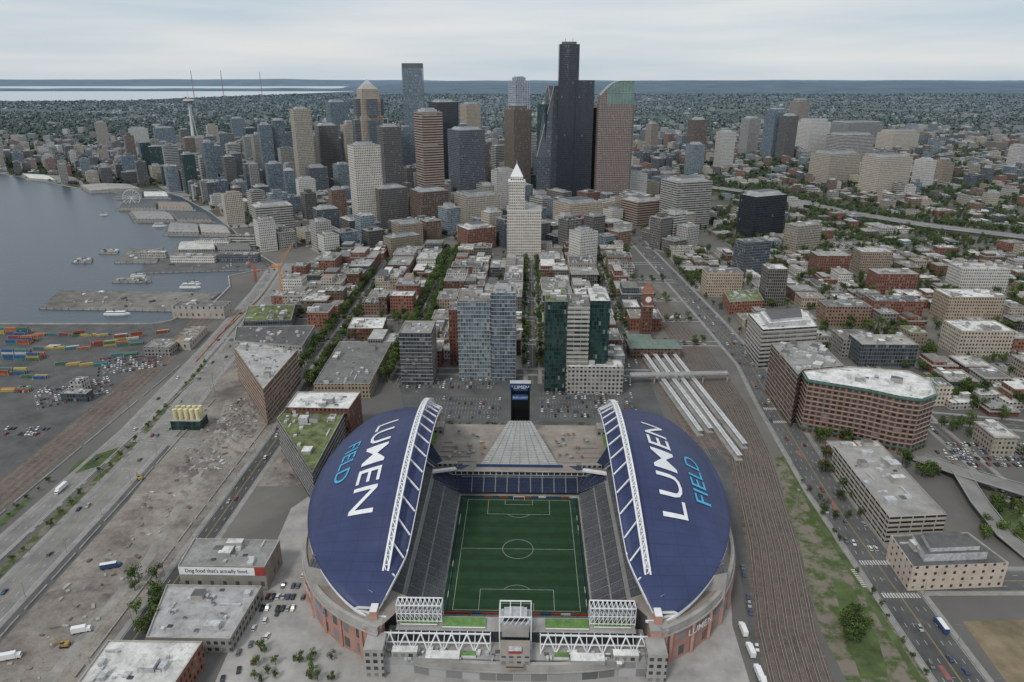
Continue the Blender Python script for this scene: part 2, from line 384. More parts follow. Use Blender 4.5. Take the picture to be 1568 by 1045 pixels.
def ln(a,c,w=.17): 
    a=Vector(a);c=Vector(c);d=(c-a).normalized();nn=Vector((-d.y,d.x))*w/2
    b.face([(*(a-nn),0),(*(c-nn),0),(*(c+nn),0),(*(a+nn),0)],PAINT)
for s_ in(-1,1):
    ln((34*s_,-52.5),(34*s_,52.5)); ln((-34,52.5*s_),(34,52.5*s_))
    y=52.5*s_; ln((-20.2,y-16.5*s_),(20.2,y-16.5*s_)); ln((-20.2,y),(-20.2,y-16.5*s_)); ln((20.2,y),(20.2,y-16.5*s_))
    ln((-9.2,y-5.5*s_),(9.2,y-5.5*s_)); ln((-9.2,y),(-9.2,y-5.5*s_)); ln((9.2,y),(9.2,y-5.5*s_))
    for i in range(8):
        a0=math.radians(37+106*i/8);a1=math.radians(37+106*(i+1)/8); cy=y-11*s_
        ln((9.15*math.cos(a0),cy-9.15*math.sin(a0)*s_),(9.15*math.cos(a1),cy-9.15*math.sin(a1)*s_))
ln((-34,0),(34,0))
for i in range(40):
    a0=2*math.pi*i/40;a1=2*math.pi*(i+1)/40; ln((9.15*math.cos(a0),9.15*math.sin(a0)),(9.15*math.cos(a1),9.15*math.sin(a1)))
o=b.obj('pitch_lines',S(0,0,.53),stad); o.rotation_euler=(0,0,-PHI)
b=MB()
for s_ in(-1,1):
    for x in(-3.7,3.7): b.beam(S(x,52.6*s_,.5),S(x,52.6*s_,3),.25,WHITE); b.beam(S(x,52.6*s_,3),S(x,55*s_,.6),.15,WHITE)
    b.beam(S(-3.7,52.6*s_,3),S(3.7,52.6*s_,3),.25,WHITE)
b.obj('goals',parent=stad)
b=MB(); REDM=plain('red_advert_board',(.33,.05,.04)); BLU2=plain('navy_advert_board',(.03,.06,.16)); WB=plain('white_advert_board',(.5,.5,.5))
for i in range(-7,8):
    for s_ in(-1,1):
        b.beam(S(i*5.2-2.5,55.5*s_,1.1),S(i*5.2+2.5,55.5*s_,1.1),.3,REDM if s_<0 and R.random()<.5 else R.choice([REDM,BLU2,WB,BLU2]),1.1)
for i in range(-10,11):
    for s_ in(-1,1): b.beam(S(37.5*s_,i*5.2-2.5,1.1),S(37.5*s_,i*5.2+2.5,1.1),.3,R.choice([BLU2,BLU2,WB,BLU2,GREENM]),1.0)
b.obj('advert_boards',parent=stad)
SEAT=plain('grey_blue_seats',(.095,.10,.112),.6,.35,.9,haze=False); SEATN=plain('navy_seats',(.035,.048,.09),.6,.3,.9,haze=False); AISLE=plain('aisle_concrete',(.24,.24,.235),.9,.15)
def stand(b,fn,s0,z0,s1,z1,rows,t0,t1,mat,aisle=7.0):
    for i in range(rows):
        a=s0+(s1-s0)*i/rows; c=s0+(s1-s0)*(i+1)/rows; za=z0+(z1-z0)*i/rows; zb=z0+(z1-z0)*(i+1)/rows
        tt=t0
        while tt<t1-.1:
            te=min(tt+aisle-.6,t1)
            b.face([fn(a,tt,za),fn(a,te,za),fn(a,te,zb),fn(a,tt,zb)],mat); b.face([fn(a,tt,zb),fn(a,te,zb),fn(c,te,zb),fn(c,tt,zb)],AISLE if i%11==10 else mat)
            tf=min(te+.6,t1)
            if tf>te: b.face([fn(a,te,za+.05),fn(a,tf,za+.05),fn(c,tf,zb+.05),fn(c,te,zb+.05)],AISLE)
            tt=tf
b=MB()
for sg in(-1,1):
    f=lambda d,t,z,sg=sg:S(sg*d,t,z)
    stand(b,f,40.5,2,57,11,18,-60,58,SEAT); 
    stand(b,f,59,15.5,74,23,15,-66,66,SEAT); stand(b,f,76,25,106,33,20,-60,90,SEAT)
    b.face([S(sg*57,-60,11),S(sg*57,58,11),S(sg*57,58,13),S(sg*57,-60,13)],GLS); b.face([S(sg*59,-66,12.5),S(sg*59,66,12.5),S(sg*59,66,15.5),S(sg*59,-66,15.5)],CONC)
    b.face([S(sg*57,-60,12.9),S(sg*59,-60,12.9),S(sg*59,58,12.9),S(sg*57,58,12.9)],AISLE)
    b.face([S(sg*74,-66,23),S(sg*76,-66,23),S(sg*76,66,23),S(sg*74,66,23)],AISLE); b.face([S(sg*76,-66,23),S(sg*76,66,23),S(sg*76,66,25),S(sg*76,-66,25)],GLS)
    for (s0,z0,s1,z1,tt) in((40.5,2,57,11,58),(59,15.5,74,23,66),(40.5,2,57,11,-60),(59,15.5,74,23,-66),(76,25,106,33,90),(76,25,106,33,-60)):
        b.face([S(sg*s0,tt,0),S(sg*s1,tt,0),S(sg*s1,tt,z1),S(sg*s0,tt,z0)],CONC)
    for (r0,z0,r1,z1,rows,mt) in((2,3,20,12,14,SEATN),(24,15,42,24,14,SEATN)):
        for k in range(5):
            if z0>14 and k>2: continue
            a0=math.radians(k*17.5+.6);a1=math.radians((k+1)*17.5-.6)
            P=lambda r,a,z:S(sg*(39+r*math.cos(a)),59+r*math.sin(a),z)
            for i in range(rows):
                ra=r0+(r1-r0)*i/rows; rb_=r0+(r1-r0)*(i+1)/rows; z=z0+(z1-z0)*i/rows; zb=z0+(z1-z0)*(i+1)/rows
                b.face([P(ra,a0,z),P(ra,a1,z),P(ra,a1,zb),P(ra,a0,zb)],mt); b.face([P(ra,a0,zb),P(ra,a1,zb),P(rb_,a1,zb),P(rb_,a0,zb)],mt)
            b.face([P(r0,a0-.03,z0),P(r1,a0-.03,z1),P(r1,a0+.01,z1+.1),P(r0,a0+.01,z0+.1)],AISLE)
        aa=51 if z0>14 else 88
        for k in range(6):
            a0=math.radians(aa*k/6);a1=math.radians(aa*(k+1)/6); b.face([P(r1,a0,0),P(r1,a1,0),P(r1,a1,z1+1),P(r1,a0,z1+1)],CONC)
    for k in range(5):
        a0=math.radians(-90+k*18);a1=math.radians(-90+(k+1)*18-1.5)
        for i in range(10):
            ra=2+18*i/10; rb_=2+18*(i+1)/10; z=2+.9*i;zb=z+.9
            P=lambda r,a,z:S(sg*(38+r*math.cos(a)),-59+r*math.sin(a)*.85,z)
            b.face([P(ra,a0,zb),P(ra,a1,zb),P(rb_,a1,zb),P(rb_,a0,zb)],SEAT); b.face([P(ra,a0,z),P(ra,a1,z),P(ra,a1,zb),P(ra,a0,zb)],SEAT)
b.obj('side_seating',parent=stad)
b=MB()
f=lambda d,t,z:S(t,d,z)
stand(b,f,58.5,2.5,70,9,12,-40,40,SEATN,8.0)
b.face([S(-46,70,9),S(46,70,9),S(46,70,12),S(-46,70,12)],GLS)
for i in range(-11,12): b.beam(S(i*4,69.8,9),S(i*4,69.8,12.2),.4,WHITE)
b.beam(S(-47,69.5,12.2),S(47,69.5,12.2),1.0,CONC,.5); b.beam(S(-47,69.6,9.3),S(47,69.6,9.3),.6,CONC,.4)
stand(b,f,-58.5,2,-74,13,14,-40,40,SEAT,8.0)
PLZ=plain('tan_paver',(.28,.25,.22),.9,.22,.1,haze=False)
b.prism([S(x,y)[:2] for x,y in((-100,78),(-58,70.3),(58,70.3),(100,78),(62,140),(-62,140))],0,12,FM['plainconc'],PLZ)
ALU=plain('aluminium_bleacher',(.42,.42,.41),.5,.2,.8,haze=False)
NR=26
for i in range(NR):
    a=i/NR;c=(i+1)/NR; ya=77+34*a;yb=77+34*c; w=27-19*a; za=13+17*a;zb=13+17*c
    b.face([S(-w,ya,za),S(w,ya,za),S(w,ya,zb),S(-w,ya,zb)],STEEL if i%2 else ALU); b.face([S(-w,ya,zb),S(w,ya,zb),S(w-.7,yb,zb),S(-w+.7,yb,zb)],ALU)
for sg in(-1,1):
    b.face([S(sg*27,77,12),S(sg*8,111,12),S(sg*8,111,30),S(sg*27,77,13)],STEEL)
    b.face([S(sg*34,78,12.05),S(sg*46,78,12.05),S(sg*52,74,12.05),S(sg*40,72,12.05)],SEATN)
for i in range(-3,4): b.beam(S(i*7,77,13.4),S(i*2,111,30.4),.6,AISLE,.3)
b.beam(S(-30,76,13),S(30,76,13),.8,BLU2,1.6)
for sg in(-1,1):
    for k,(x,y,w,d,h) in enumerate(((70,92,16,14,20),(76,112,12,12,26),(62,128,8,10,18),(50,76,14,4,15),(88,95,10,20,24))):
        c=S(sg*x,y); b.box(c.x,c.y,0,w,d,h,-PHI,FM['conc'],CONC)
    for k in range(16):
        c=S(sg*(34+R.uniform(-8,16)),100+R.uniform(-14,26)); b.cyl(c.x,c.y,12,14.2,.1,.1,WHITE,5); b.cyl(c.x,c.y,13.8,14.5,1.4,.1,R.choice([DIRT,TRIM,BLU2,TERRA]),8)
    b.beam(S(sg*44,72,12.5),S(sg*66,60,16),3,WHITE,1.4)
    for k in range(5): b.beam(S(sg*(58+k*5),66+k*7,17),S(sg*(66+k*5),66+k*7,24+k),.6,STEEL)
    c=S(sg*66,100); b.box(c.x,c.y,20,12,18,.8,-PHI,CONC,TURF2)
    for k in range(6): b.beam(S(sg*(30+k*5),82+k*7,12.5),S(sg*(60-k),82+k*7,12.5),.3,CONC,.9)
b.obj('north_stand_and_plaza',parent=stad)
b=MB()
for x in(-6,6):
    for y in(122,128): b.beam(S(x,y,12),S(x,y,52),1.2,BLACK)
c=S(0,125); b.box(c.x,c.y,24,14,5,25,-PHI,BLACK); b.box(c.x,c.y,49.1,15.5,6,6,-PHI,BLU2,STEEL); 
for z in(12,18): b.beam(S(-6,122,z),S(6,122,z+6),.5,STEEL); b.beam(S(6,122,z),S(-6,122,z+6),.5,STEEL)
cc=S(0,121.9); b.box(cc.x,cc.y,42,12,1,4,-PHI,BLUEM); b.box(c.x,c.y,12,11.5,8,8,-PHI,STEEL)
b.obj('scoreboard_tower',parent=stad)
def text(body,size,fn,mat,name,parent,cuts=2,off=0.0,xs=1.0):
    cu=bpy.data.curves.new('t','FONT'); cu.body=body; cu.size=size; cu.align_x='CENTER'; cu.align_y='CENTER'; cu.offset=off; cu.resolution_u=3
    o=bpy.data.objects.new('t',cu); sc.collection.objects.link(o); bpy.context.view_layer.update()
    dg=bpy.context.evaluated_depsgraph_get(); me=bpy.data.meshes.new_from_object(o.evaluated_get(dg)); bpy.data.objects.remove(o)
    bm=bmesh.new(); bm.from_mesh(me); bmesh.ops.triangulate(bm,faces=bm.faces[:])
    if cuts: bmesh.ops.subdivide_edges(bm,edges=bm.edges[:],cuts=cuts,use_grid_fill=True)
    for v in bm.verts: v.co=fn(v.co.x*xs,v.co.y)
    bm.to_mesh(me); bm.free(); me.materials.clear(); me.materials.append(mat)
    o=bpy.data.objects.new(name,me); sc.collection.objects.link(o)
    if parent: o.parent=parent
    return o
text('LUMEN',4.0,lambda x,y:S(x,121.8,52+y),WHITE,'scoreboard_lettering',stad,0)
text('BUD-LIGHT',2.2,lambda x,y:S(x,121.2,44+y),WHITE,'scoreboard_lettering',stad,0)
def arch(t):
    u=(t-35)/115; return 68-6*(1-u*u), 15+55*(1-u*u)
def redge(t):
    u=min(1,abs((t-31)/114)); so=62+62.5*math.sqrt(max(0,1-u*u)); zo=35-13*u**8
    sa,za=arch(t); si=sa-9*(1-u**6); zi=max(za-7,zo*.98); 
    return so,zo,si,zi
def roofp(sg,t,w):
    so,zo,si,zi=redge(t); s=so+(si-so)*w; z=zo+(zi-zo)*math.sin(w*math.pi/2)
    if w<.15: z-= (0.15-w)*8
    return S(sg*s,t,z)
n=N('blue_roof_membrane'); uvn=n.n('ShaderNodeUVMap'); sp=n.n('ShaderNodeSeparateXYZ'); n.l(uvn.outputs[0],sp.inputs[0])
seam=n.M('LESS_THAN',n.M('FRACT',n.M('DIVIDE',sp.outputs[0],6.2)),.06); seam2=n.M('LESS_THAN',n.M('FRACT',n.M('DIVIDE',sp.outputs[1],12.)),.03)
c=n.mix(1.0,(.034,.046,.118),n.rng(n.noise(.04,7,.7),.3,.7,.8,1.25),'MULTIPLY'); c=n.mix(n.M('MULTIPLY',n.M('MAXIMUM',seam,seam2),.4),c,(.012,.018,.06)); RB=n.fin(c,.5,.35,False)
NT,NW=90,16
for sg in(-1,1):
    vs=[];fs=[]
    ts=[-79+220*(.5-.5*math.cos(math.pi*i/NT)) for i in range(NT+1)]
    for lay in(0,1):
        for t in ts:
            for j in range(NW+1):
                p=roofp(sg,t,j/NW); vs.append((p.x,p.y,p.z-lay*1.6))
    def id_(l,i,j): return l*(NT+1)*(NW+1)+i*(NW+1)+j
    for l in(0,1):
        for i in range(NT):
            for j in range(NW):
                q=(id_(l,i,j),id_(l,i,j+1),id_(l,i+1,j+1),id_(l,i+1,j)); fs.append(q if (l==0)==(sg<0) else q[::-1])
    nb=len(fs)
    for j_ in(0,NW):
        for i in range(NT): fs.append((id_(0,i,j_),id_(0,i+1,j_),id_(1,i+1,j_),id_(1,i,j_)))
    for i_ in(0,NT):
        for j in range(NW): fs.append((id_(0,i_,j),id_(0,i_,j+1),id_(1,i_,j+1),id_(1,i_,j)))
    me=bpy.data.meshes.new('roof_canopy'); me.from_pydata(vs,[],fs); me.materials.append(RB); me.materials.append(WHITE)
    uv=me.uv_layers.new(name='UVMap')
    for p in me.polygons:
        if p.index>=nb or p.index>=NT*NW: p.material_index=1
        if p.index<nb: p.use_smooth=True
        for li in p.loop_indices:
            vi=me.loops[li].vertex_index%((NT+1)*(NW+1)); i=vi//(NW+1);j=vi%(NW+1); so,zo,si,zi=redge(ts[i]); uv.data[li].uv=(ts[i],so+(si-so)*j/NW)
    o=bpy.data.objects.new('roof_canopy',me); sc.collection.objects.link(o); o.parent=stad
    b=MB(); prev=None; NS=60
    for i in range(NS+1):
        t=-82+234*i/NS; s,z=arch(t); k=1 if 2<i<NS-2 else .5
        A=[S(sg*(s-1.3*k),t,z),S(sg*(s+1.3*k),t,z),S(sg*s,t,z-2.8*k)]
        if prev:
            for j in range(3): b.beam(prev[j],A[j],.9,WHITE)
            b.beam(prev[0],A[1],.5,WHITE); b.beam(A[0],A[1],.5,WHITE); b.beam(prev[2],A[0],.4,WHITE); b.beam(prev[2],A[1],.4,WHITE)
        prev=A
        if i%3==0 and 3<i<NS-3:
            so2,zo2,si2,zi2=redge(t-6)
            b.beam(A[2],S(sg*(si2+.3),t-6,zi2+.3),.7,WHITE)
            b.beam(A[2],roofp(sg,t,.84),.4,WHITE)
    pr=None
    for i in range(61):
        t=-74+208*i/60; so,zo,si,zi=redge(t); a=S(sg*si,t,zi-.5); d=S(sg*(si+.8),t,zi-3.2)
        if pr: b.beam(pr[0],a,.7,WHITE); b.beam(pr[1],d,.6,WHITE); b.beam(pr[0],d,.35,WHITE)
        pr=(a,d)
    pr=None;K=34
    for i in range(K+1):
        u=-.93+1.86*i/K; t=31+114*math.sin(u*math.pi/2); t=min(t,139); so,zo,si,zi=redge(t)
        a=S(sg*(so-1),t,zo-3.2); lo=S(sg*(so-9),t,21)
        if pr:
            b.beam(pr[0],a,.9,WHITE,1.3)
            m=(pr[1]+lo)/2
            b.beam(pr[0],m,.8,WHITE); b.beam(a,m,.8,WHITE)
            b.beam(pr[0].lerp(m,.5),a.lerp(m,.5),.4,WHITE)
        pr=(a,lo)
    for t in(-83,152):
        s,z=arch(t); c=S(sg*s,t); b.box(c.x,c.y,0,8,9,20 if t<0 else 17,-PHI,PINK,CONC); b.box(c.x,c.y,20.01 if t<0 else 17,9,10,1.2,-PHI,CONC)
        if t<0: b.prism(rect(c.x,c.y+2,3.5,6,-PHI),21.2,26,PINK,WHITE)
    b.obj('arch_truss',parent=stad)
    def fn(s0):
        def f(x,y):
            t=15-x if sg<0 else 15+x
            s=s0-y
            so,zo,si,zi=redge(t); w=(so-s)/(so-si); p=roofp(sg,t,w); return Vector((p.x,p.y,p.z+.45))
        return f
    text('LUMEN',20,fn(86.5),WHITE,'roof_lettering',stad,3,off=.035,xs=1.40)
    text('FIELD',12.5,lambda x,y,g=fn(105):g(x-7,y),CYAN,'roof_lettering',stad,3,off=.025,xs=1.45)
def outl(a,rs=124,rt=119,e=2.6):
    c,s_=math.cos(a),math.sin(a); k=2/e
    return (rs*math.copysign(abs(c)**k,c),20+rt*math.copysign(abs(s_)**k,s_))
b=MB(); NA=140
pts=[outl(2*math.pi*i/NA) for i in range(NA+1)]; L=0; acc=[0]
for a_,c_ in zip(pts[:-1],pts[1:]): L+=math.dist(a_,c_); acc.append(L)
for i in range(NA):
    p,q=pts[i],pts[i+1]
    if p[1]>90 and abs(p[0])<90: continue
    south=p[1]<-40 and abs(p[0])<66
    zt=21 if not south else 9
    A=S(*p);B_=S(*q)
    wm=FM['pinkbrick'] if not south else FM['plainconc']
    b.face([(A.x,A.y,0),(B_.x,B_.y,0),(B_.x,B_.y,zt-3.5),(A.x,A.y,zt-3.5)],wm,[(acc[i],0),(acc[i+1],0),(acc[i+1],zt-3.5),(acc[i],zt-3.5)])
    b.face([(A.x,A.y,zt-3.5),(B_.x,B_.y,zt-3.5),(B_.x,B_.y,zt+1),(A.x,A.y,zt+1)],CONC)
    k2,k3=.985,.80
    sc2=lambda p,k:(p[0]*k,20+(p[1]-20)*k)
    p2,q2,p3,q3=sc2(p,k2),sc2(q,k2),sc2(p,k3),sc2(q,k3)
    b.face([S(*p,zt+1),S(*q,zt+1),S(*q2,zt+1),S(*p2,zt+1)],CONC); b.face([S(*p2,zt+1),S(*q2,zt+1),S(*q2,zt),S(*p2,zt)],CONC)
    if not south: b.face([S(*p2,zt),S(*q2,zt),S(*q3,zt),S(*p3,zt)],PLZ)
    b.beam(S(*sc2(p,1.004),zt-3.3),S(*sc2(q,1.004),zt-3.3),.8,CONC,.6)
    if i%3==0 and not south: b.beam(S(*sc2(p,1.003),0),S(*sc2(p,1.003),zt-3.5),1.4,PINK)
    u3,v3=sc2(p,.90),sc2(q,.90)
    if abs(p[0])>75 and abs(q[0])>75 and p[1]<120: b.face([S(*u3,20.9),S(*v3,20.9),S(*v3,29),S(*u3,29)],FM['conc'],[(acc[i],0),(acc[i+1],0),(acc[i+1],8),(acc[i],8)])
b.obj('outer_wall',parent=stad)
def walltext(body,size,tstart,mat):
    def f(x,y):
        target=(tstart+x)%L
        for i in range(NA):
            if acc[i]<=target<=acc[i+1]:
                r=(target-acc[i])/(acc[i+1]-acc[i]); p=(pts[i][0]+(pts[i+1][0]-pts[i][0])*r,pts[i][1]+(pts[i+1][1]-pts[i][1])*r); break
        return S(p[0]*1.012,20+(p[1]-20)*1.012,14.2+y)
    text(body,size,f,mat,'wall_lettering',stad,2,off=.02)
def arcat(ang): return acc[int(ang/(2*math.pi)*NA)]
for an in(212,312): walltext('LUMEN',5.6,arcat(math.radians(an)),WHITE); walltext('FIELD',4.6,arcat(math.radians(an))+21,CYAN)
b=MB()
b.prism([tuple(S(x,y)[:2]) for x,y in((-63,-74),(63,-74),(63,-95),(-63,-95))],0,9.05,FM['plainconc'],CONC)
b.prism([tuple(S(x,y)[:2]) for x,y in((-58,-74.1),(58,-74.1),(58,-84),(-58,-84))],9.05,15.4,GLS,CONC)
for sg in(-1,1):
    for (x,y,w,d) in((25,-79,21,7),(47,-78,18,6)):
        c=S(sg*x,y); b.box(c.x,c.y,15.4,w,d,.9,-PHI,CONC,TURF2); b.beam(S(sg*(x-w/2),y-d/2-.3,16.6),S(sg*(x+w/2),y-d/2-.3,16.6),.3,WHITE,.5)
    for k in range(11):
        x=sg*(36+k*2.2); b.beam(S(x,-74,16),S(x,-74,26),.35,WHITE); b.beam(S(x,-74,26),S(x,-79.5,26.5),.35,WHITE); b.beam(S(x,-79.5,16),S(x,-79.5,26.5),.3,WHITE)
        if k<10: x2=sg*(36+(k+1)*2.2); b.beam(S(x,-79.5,26.3),S(x2,-74,26.3),.25,WHITE); b.beam(S(x,-79.5,17),S(x2,-79.5,21.5),.22,WHITE); b.beam(S(x,-79.5,26),S(x2,-79.5,21.5),.22,WHITE)
    for z in(17,21.5,26.3): b.beam(S(sg*36,-79.5,z),S(sg*58,-79.5,z),.35,WHITE)
    b.beam(S(sg*36,-74,26.3),S(sg*58,-74,26.3),.5,WHITE); b.beam(S(sg*36,-73.3,22),S(sg*58,-73.3,22),.6,BLACK,8)
    for z in(18,21,24): b.face([S(sg*36.5,-78,z),S(sg*57.5,-78,z),S(sg*57.5,-76,z+.2),S(sg*36.5,-76,z+.2)],STEEL)
    for k in range(7):
        x=sg*(12+k*7.4); b.beam(S(x,-91,9),S(x+sg*3.7,-87,16.5),.5,WHITE); b.beam(S(x+sg*7.4,-91,9),S(x+sg*3.7,-87,16.5),.5,WHITE); b.beam(S(x+sg*3.7,-87,16.5),S(x+sg*3.7,-84,15.3),.4,WHITE)
        b.beam(S(x,-91,9),S(x,-84,15),.35,WHITE)
    b.beam(S(sg*12,-87,16.5),S(sg*63,-87,16.5),.6,WHITE); b.beam(S(sg*12,-89,12.8),S(sg*63,-89,12.8),.4,WHITE)
    c=S(sg*34,-95); b.box(c.x,c.y,9.1,16,5,2.5,-PHI,CONC,RW); c=S(sg*52,-93.5); b.box(c.x,c.y,9.1,12,4,4,-PHI,FM['conc'],RW)
    c=S(sg*66,-93); b.box(c.x,c.y,0,9,11,17,-PHI,FM['conc'],CONC)
    c=S(sg*22,-93); b.box(c.x,c.y,9.1,7,3,1.5,-PHI,WHITE,TURF2)
c=S(0,-82); b.box(c.x,c.y,15,13,10,7,-PHI,CONC,CONC); b.box(c.x,c.y,22,14,10,1,-PHI,STEEL); b.box(c.x,c.y,23,11,7,2.5,-PHI,GLS,STEEL)
for x in(-7.5,7.5):
    for y in(-77,-88): b.beam(S(x,y,9),S(x,y,28),.5,WHITE)
for y in(-77,-88): b.beam(S(-7.5,y,27.8),S(7.5,y,27.8),.5,WHITE)
for x in(-7.5,-2.5,2.5,7.5): b.beam(S(x,-77,27.8),S(x,-88,27.8),.3,WHITE)
for i in range(6): b.beam(S(-7.5+i*2.5,-88,23.6),S(-5+i*2.5,-88,27.8),.25,WHITE)
c=S(0,-94); b.box(c.x,c.y,9.1,14,10,6,-PHI,FM['conc'],PLZ); b.box(c.x,c.y-2,15.1,6,3,1.5,-PHI,REDM,HV); b.box(c.x,c.y-4,9,8,6,2,-PHI,FM['brownband'],PLZ)
for i in range(60):
    c=S(R.uniform(-60,60),R.uniform(-97,-90)); b.box(c.x,c.y,9.05,R.uniform(.8,2.6),R.uniform(.8,2.6),R.uniform(.8,1.8),-PHI,HV,R.choice([HV,RW,HVD]))
b.obj('south_stand_structure',parent=stad)
KEEP.append((-140,230,150,520,[tuple(S(x,y)[:2]) for x,y in((-135,-110),(135,-110),(135,90),(70,165),(-70,165),(-135,90))]))
sheet('stadium_plaza',[S(-138,-140),S(108,-140),S(112,-60),S(126,0),S(130,160),S(-90,160),S(-150,40)],CONC,.02)
# ---------------- roads and ground areas
def RP(L): return [PL(s,t) for s,t in L]
A4=RP([(205,150),(206,420),(214,560),(222,650),(216,800),(205,1000),(190,1250)])
road('arterial_road',A4,24,6,ASPH,.03)
A1=RP([(-198,150),(-196,500),(-206,700),(-212,1150)])
road('avenue',A1,13,4,ASPHD,.03)
AW=RP([(-278,150),(-290,500),(-312,700),(-335,900),(-360,1050)]); road('waterfront_road',AW,19,4,ROADL,.03)
AW2=RP([(-315,150),(-318,500),(-336,700),(-360,900),(-385,1050)]); road('waterfront_road',AW2,12,3,ROADL,.035)
b=MB(); strip(b,RP([(-263,150),(-270,400),(-280,500)]),7,ASPH,.024); strip(b,RP([(-225,150),(-222,340),(-240,470),(-262,560)]),6,plain('gravel_haul_road',(.27,.255,.235),.95,.35,.1),.022); b.obj('construction_access_road')
SS=(-121,6,105)
for s in SS: road('street',RP([(s,600 if s<50 else 700),(s,1130)]),11,2,ASPH,.03)
road('street',RP([(-205,628),(150,628)]),12,3,ASPH,.045)
TT=(710,790,870,960,1060)
for t in TT: road('street',RP([(-330,t),(205,t)]),10,2,ASPH,.05)
road('street',RP([(217,535),(330,540),(520,500)]),18,4,ASPH,.06); road('street',RP([(218,330),(290,332),(420,334)]),18,4,ASPH,.06)
road('street',[G(395,650),G(300,680),G(190,668)],14,3,ROADL,.06,walk=False)
road('street',RP([(330,350),(332,530),(345,760)]),11,2,ASPH,.05)
def keeppx(L): keep(pxs(L),2)
sheet('construction_ground',[PL(-206,150),PL(-206,560),PL(-225,690),PL(-300,690),PL(-278,500),PL(-266,150)],DIRT,.012)
sheet('construction_ground',[PL(-188,420),PL(-188,560),PL(-150,520),PL(-128,420)],DIRT,.015)
KEEP.append((-290,100,-150,700,[PL(-275,100)[:2],PL(-150,100)[:2],PL(-185,600)[:2],PL(-225,700)[:2],PL(-290,700)[:2]]))
sheet('port_yard',[(-1500,300),(-342,150),(-345,500),(-352,700),(-348,880),(-420,815),(-1500,815)],ASPH,.01)
KEEP.append((-2000,100,-280,960,[(-2000,100),(-335,100),(-300,600),(-350,960),(-2000,960)]))
sheet('parking_lot_ground',[S(-95,166),S(120,166),S(120,262),S(-118,262)],ASPH,.025)
keep([S(x,y) for x,y in((-95,160),(130,160),(130,265),(-118,265))],2)
b=MB(); strip(b,RP([(-297,150),(-304,480),(-318,640)]),5,VERGE,.05); b.obj('median_grass')
b=MB(); strip(b,RP([(184,200),(187,290),(189,400),(194,470)]),3.5,GRASS,.04); strip(b,RP([(-333,150),(-334,400)]),5,GRASS,.04); b.obj('verge_grass')
sheet('verge_ground',[PL(150,150),PL(190,150),PL(192,470),PL(186,470),PL(152,290)],VERGE,.012)
RL=RP([(122,100),(127,240),(134,290),(150,360),(168,470),(176,560),(174,700),(164,860),(154,960)])
b=MB(); strip(b,RL,32,BALL,.03); tr=b.obj('railway_tracks')
m=MB(); q=resample(RL,4); SLP=plain('sleepers',(.095,.08,.07),.95,.4,1.5)
for off in(-13.5,-9.3,-5,-.7,3.6,8,12.6):
    for g_ in(-.75,.75): strip(m,q,.3,RAIL,.18,off+g_)
    strip(m,q,2.6,SLP,.06,off)
m.obj('rails',parent=tr)
for a,c in zip(RL[:-1],RL[1:]): KEEP.append((min(a.x,c.x)-20,a.y-5,max(a.x,c.x)+20,c.y+5,[(a.x-20,a.y),(a.x+20,a.y),(c.x+20,c.y),(c.x-20,c.y)]))
b=MB(); strip(b,RP([(104,100),(112,240),(132,350),(146,440),(140,480)]),12,ASPH,.025); b.obj('service_road')
b=MB(); strip(b,RP([(150,470),(146,560),(128,700)]),46,BALL,.022)
for off in(-20,-12,-4,4,12,20):
    for g_ in(-.75,.75): strip(b,RP([(150,470),(146,560),(128,700)]),.25,RAIL,.1,off+g_)
b.obj('station_trackbed')
for k,(s0,t0,s1,t1) in enumerate(((138,500,116,700),(147,505,126,700),(158,462,137,690),(167,480,148,680))):
    b=MB(); zc=5; a=PL(s0,t0);c=PL(s1,t1)
    b.beam(a+Vector((0,0,.5)),c+Vector((0,0,.5)),5.6,CONC,.9); b.beam(a+Vector((0,0,zc)),c+Vector((0,0,zc)),3.9,CANO,.4); b.beam(a+Vector((0,0,zc+.4)),c+Vector((0,0,zc+.4)),.5,STEEL,.4)
    for i in range(20):
        p=a.lerp(c,(i+.5)/20); b.cyl(p.x,p.y,.9,zc-.2,.25,.25,STEEL,6); b.beam(p+Vector((-2,0,zc+.22)),p+Vector((2,0,zc+.22)),.3,STEEL,.15)
    b.obj('platform_canopy')
keep([PL(s,t) for s,t in((108,470),(178,470),(172,720),(108,720))],2)
fw=MB(); fp=[G(1085,290),G(1180,302),G(1300,330),G(1420,350),G(1600,372)]
fq=[(p.x,p.y,p.z+6) for p in fp]
strip(fw,fq,44,ROADL,0); strip(fw,fq,1.2,CONC,.8); 
for sg in(-1,1): strip(fw,fq,1.0,CONC,1.0,sg*22)
for a,c in zip(fp[:-1],fp[1:]):
    fw.face([(a.x,a.y-22,a.z-2),(c.x,c.y-22,c.z-2),(c.x,c.y-22,c.z+6.5),(a.x,a.y-22,a.z+6.5)],CONC)
    keep([(a.x,a.y-50),(c.x,c.y-50),(c.x,c.y+50),(a.x,a.y+50)],2)
fw.obj('freeway_viaduct')
def gz(x,y,z): p=G(x,y,z); return (p.x,p.y,z)
b=MB()
ov=[gz(1405,700,1),gz(1470,722,6),gz(1570,752,8),gz(1640,765,8)]
strip(b,ov,16,ROADL,0); 
for sg in(-1,1): strip(b,ov,.6,CONC,.9,sg*8)
ov2=[gz(1470,722,6.05),gz(1500,770,6),gz(1540,820,4),gz(1600,870,1)]
strip(b,ov2,11,ROADL,0)
for sg in(-1,1): strip(b,ov2,.5,CONC,.9,sg*5.5)
for p in ov+ov2: b.cyl(p[0],p[1],0,p[2]-.2,1,1,CONC,8)
b.obj('overpass'); keeppx([(1400,690),(1640,740),(1640,900),(1560,880),(1450,735)])
b=MB(); a=G(965,575,9);c=G(1115,572,9); b.beam(a,c,5,CONC,1.2); 
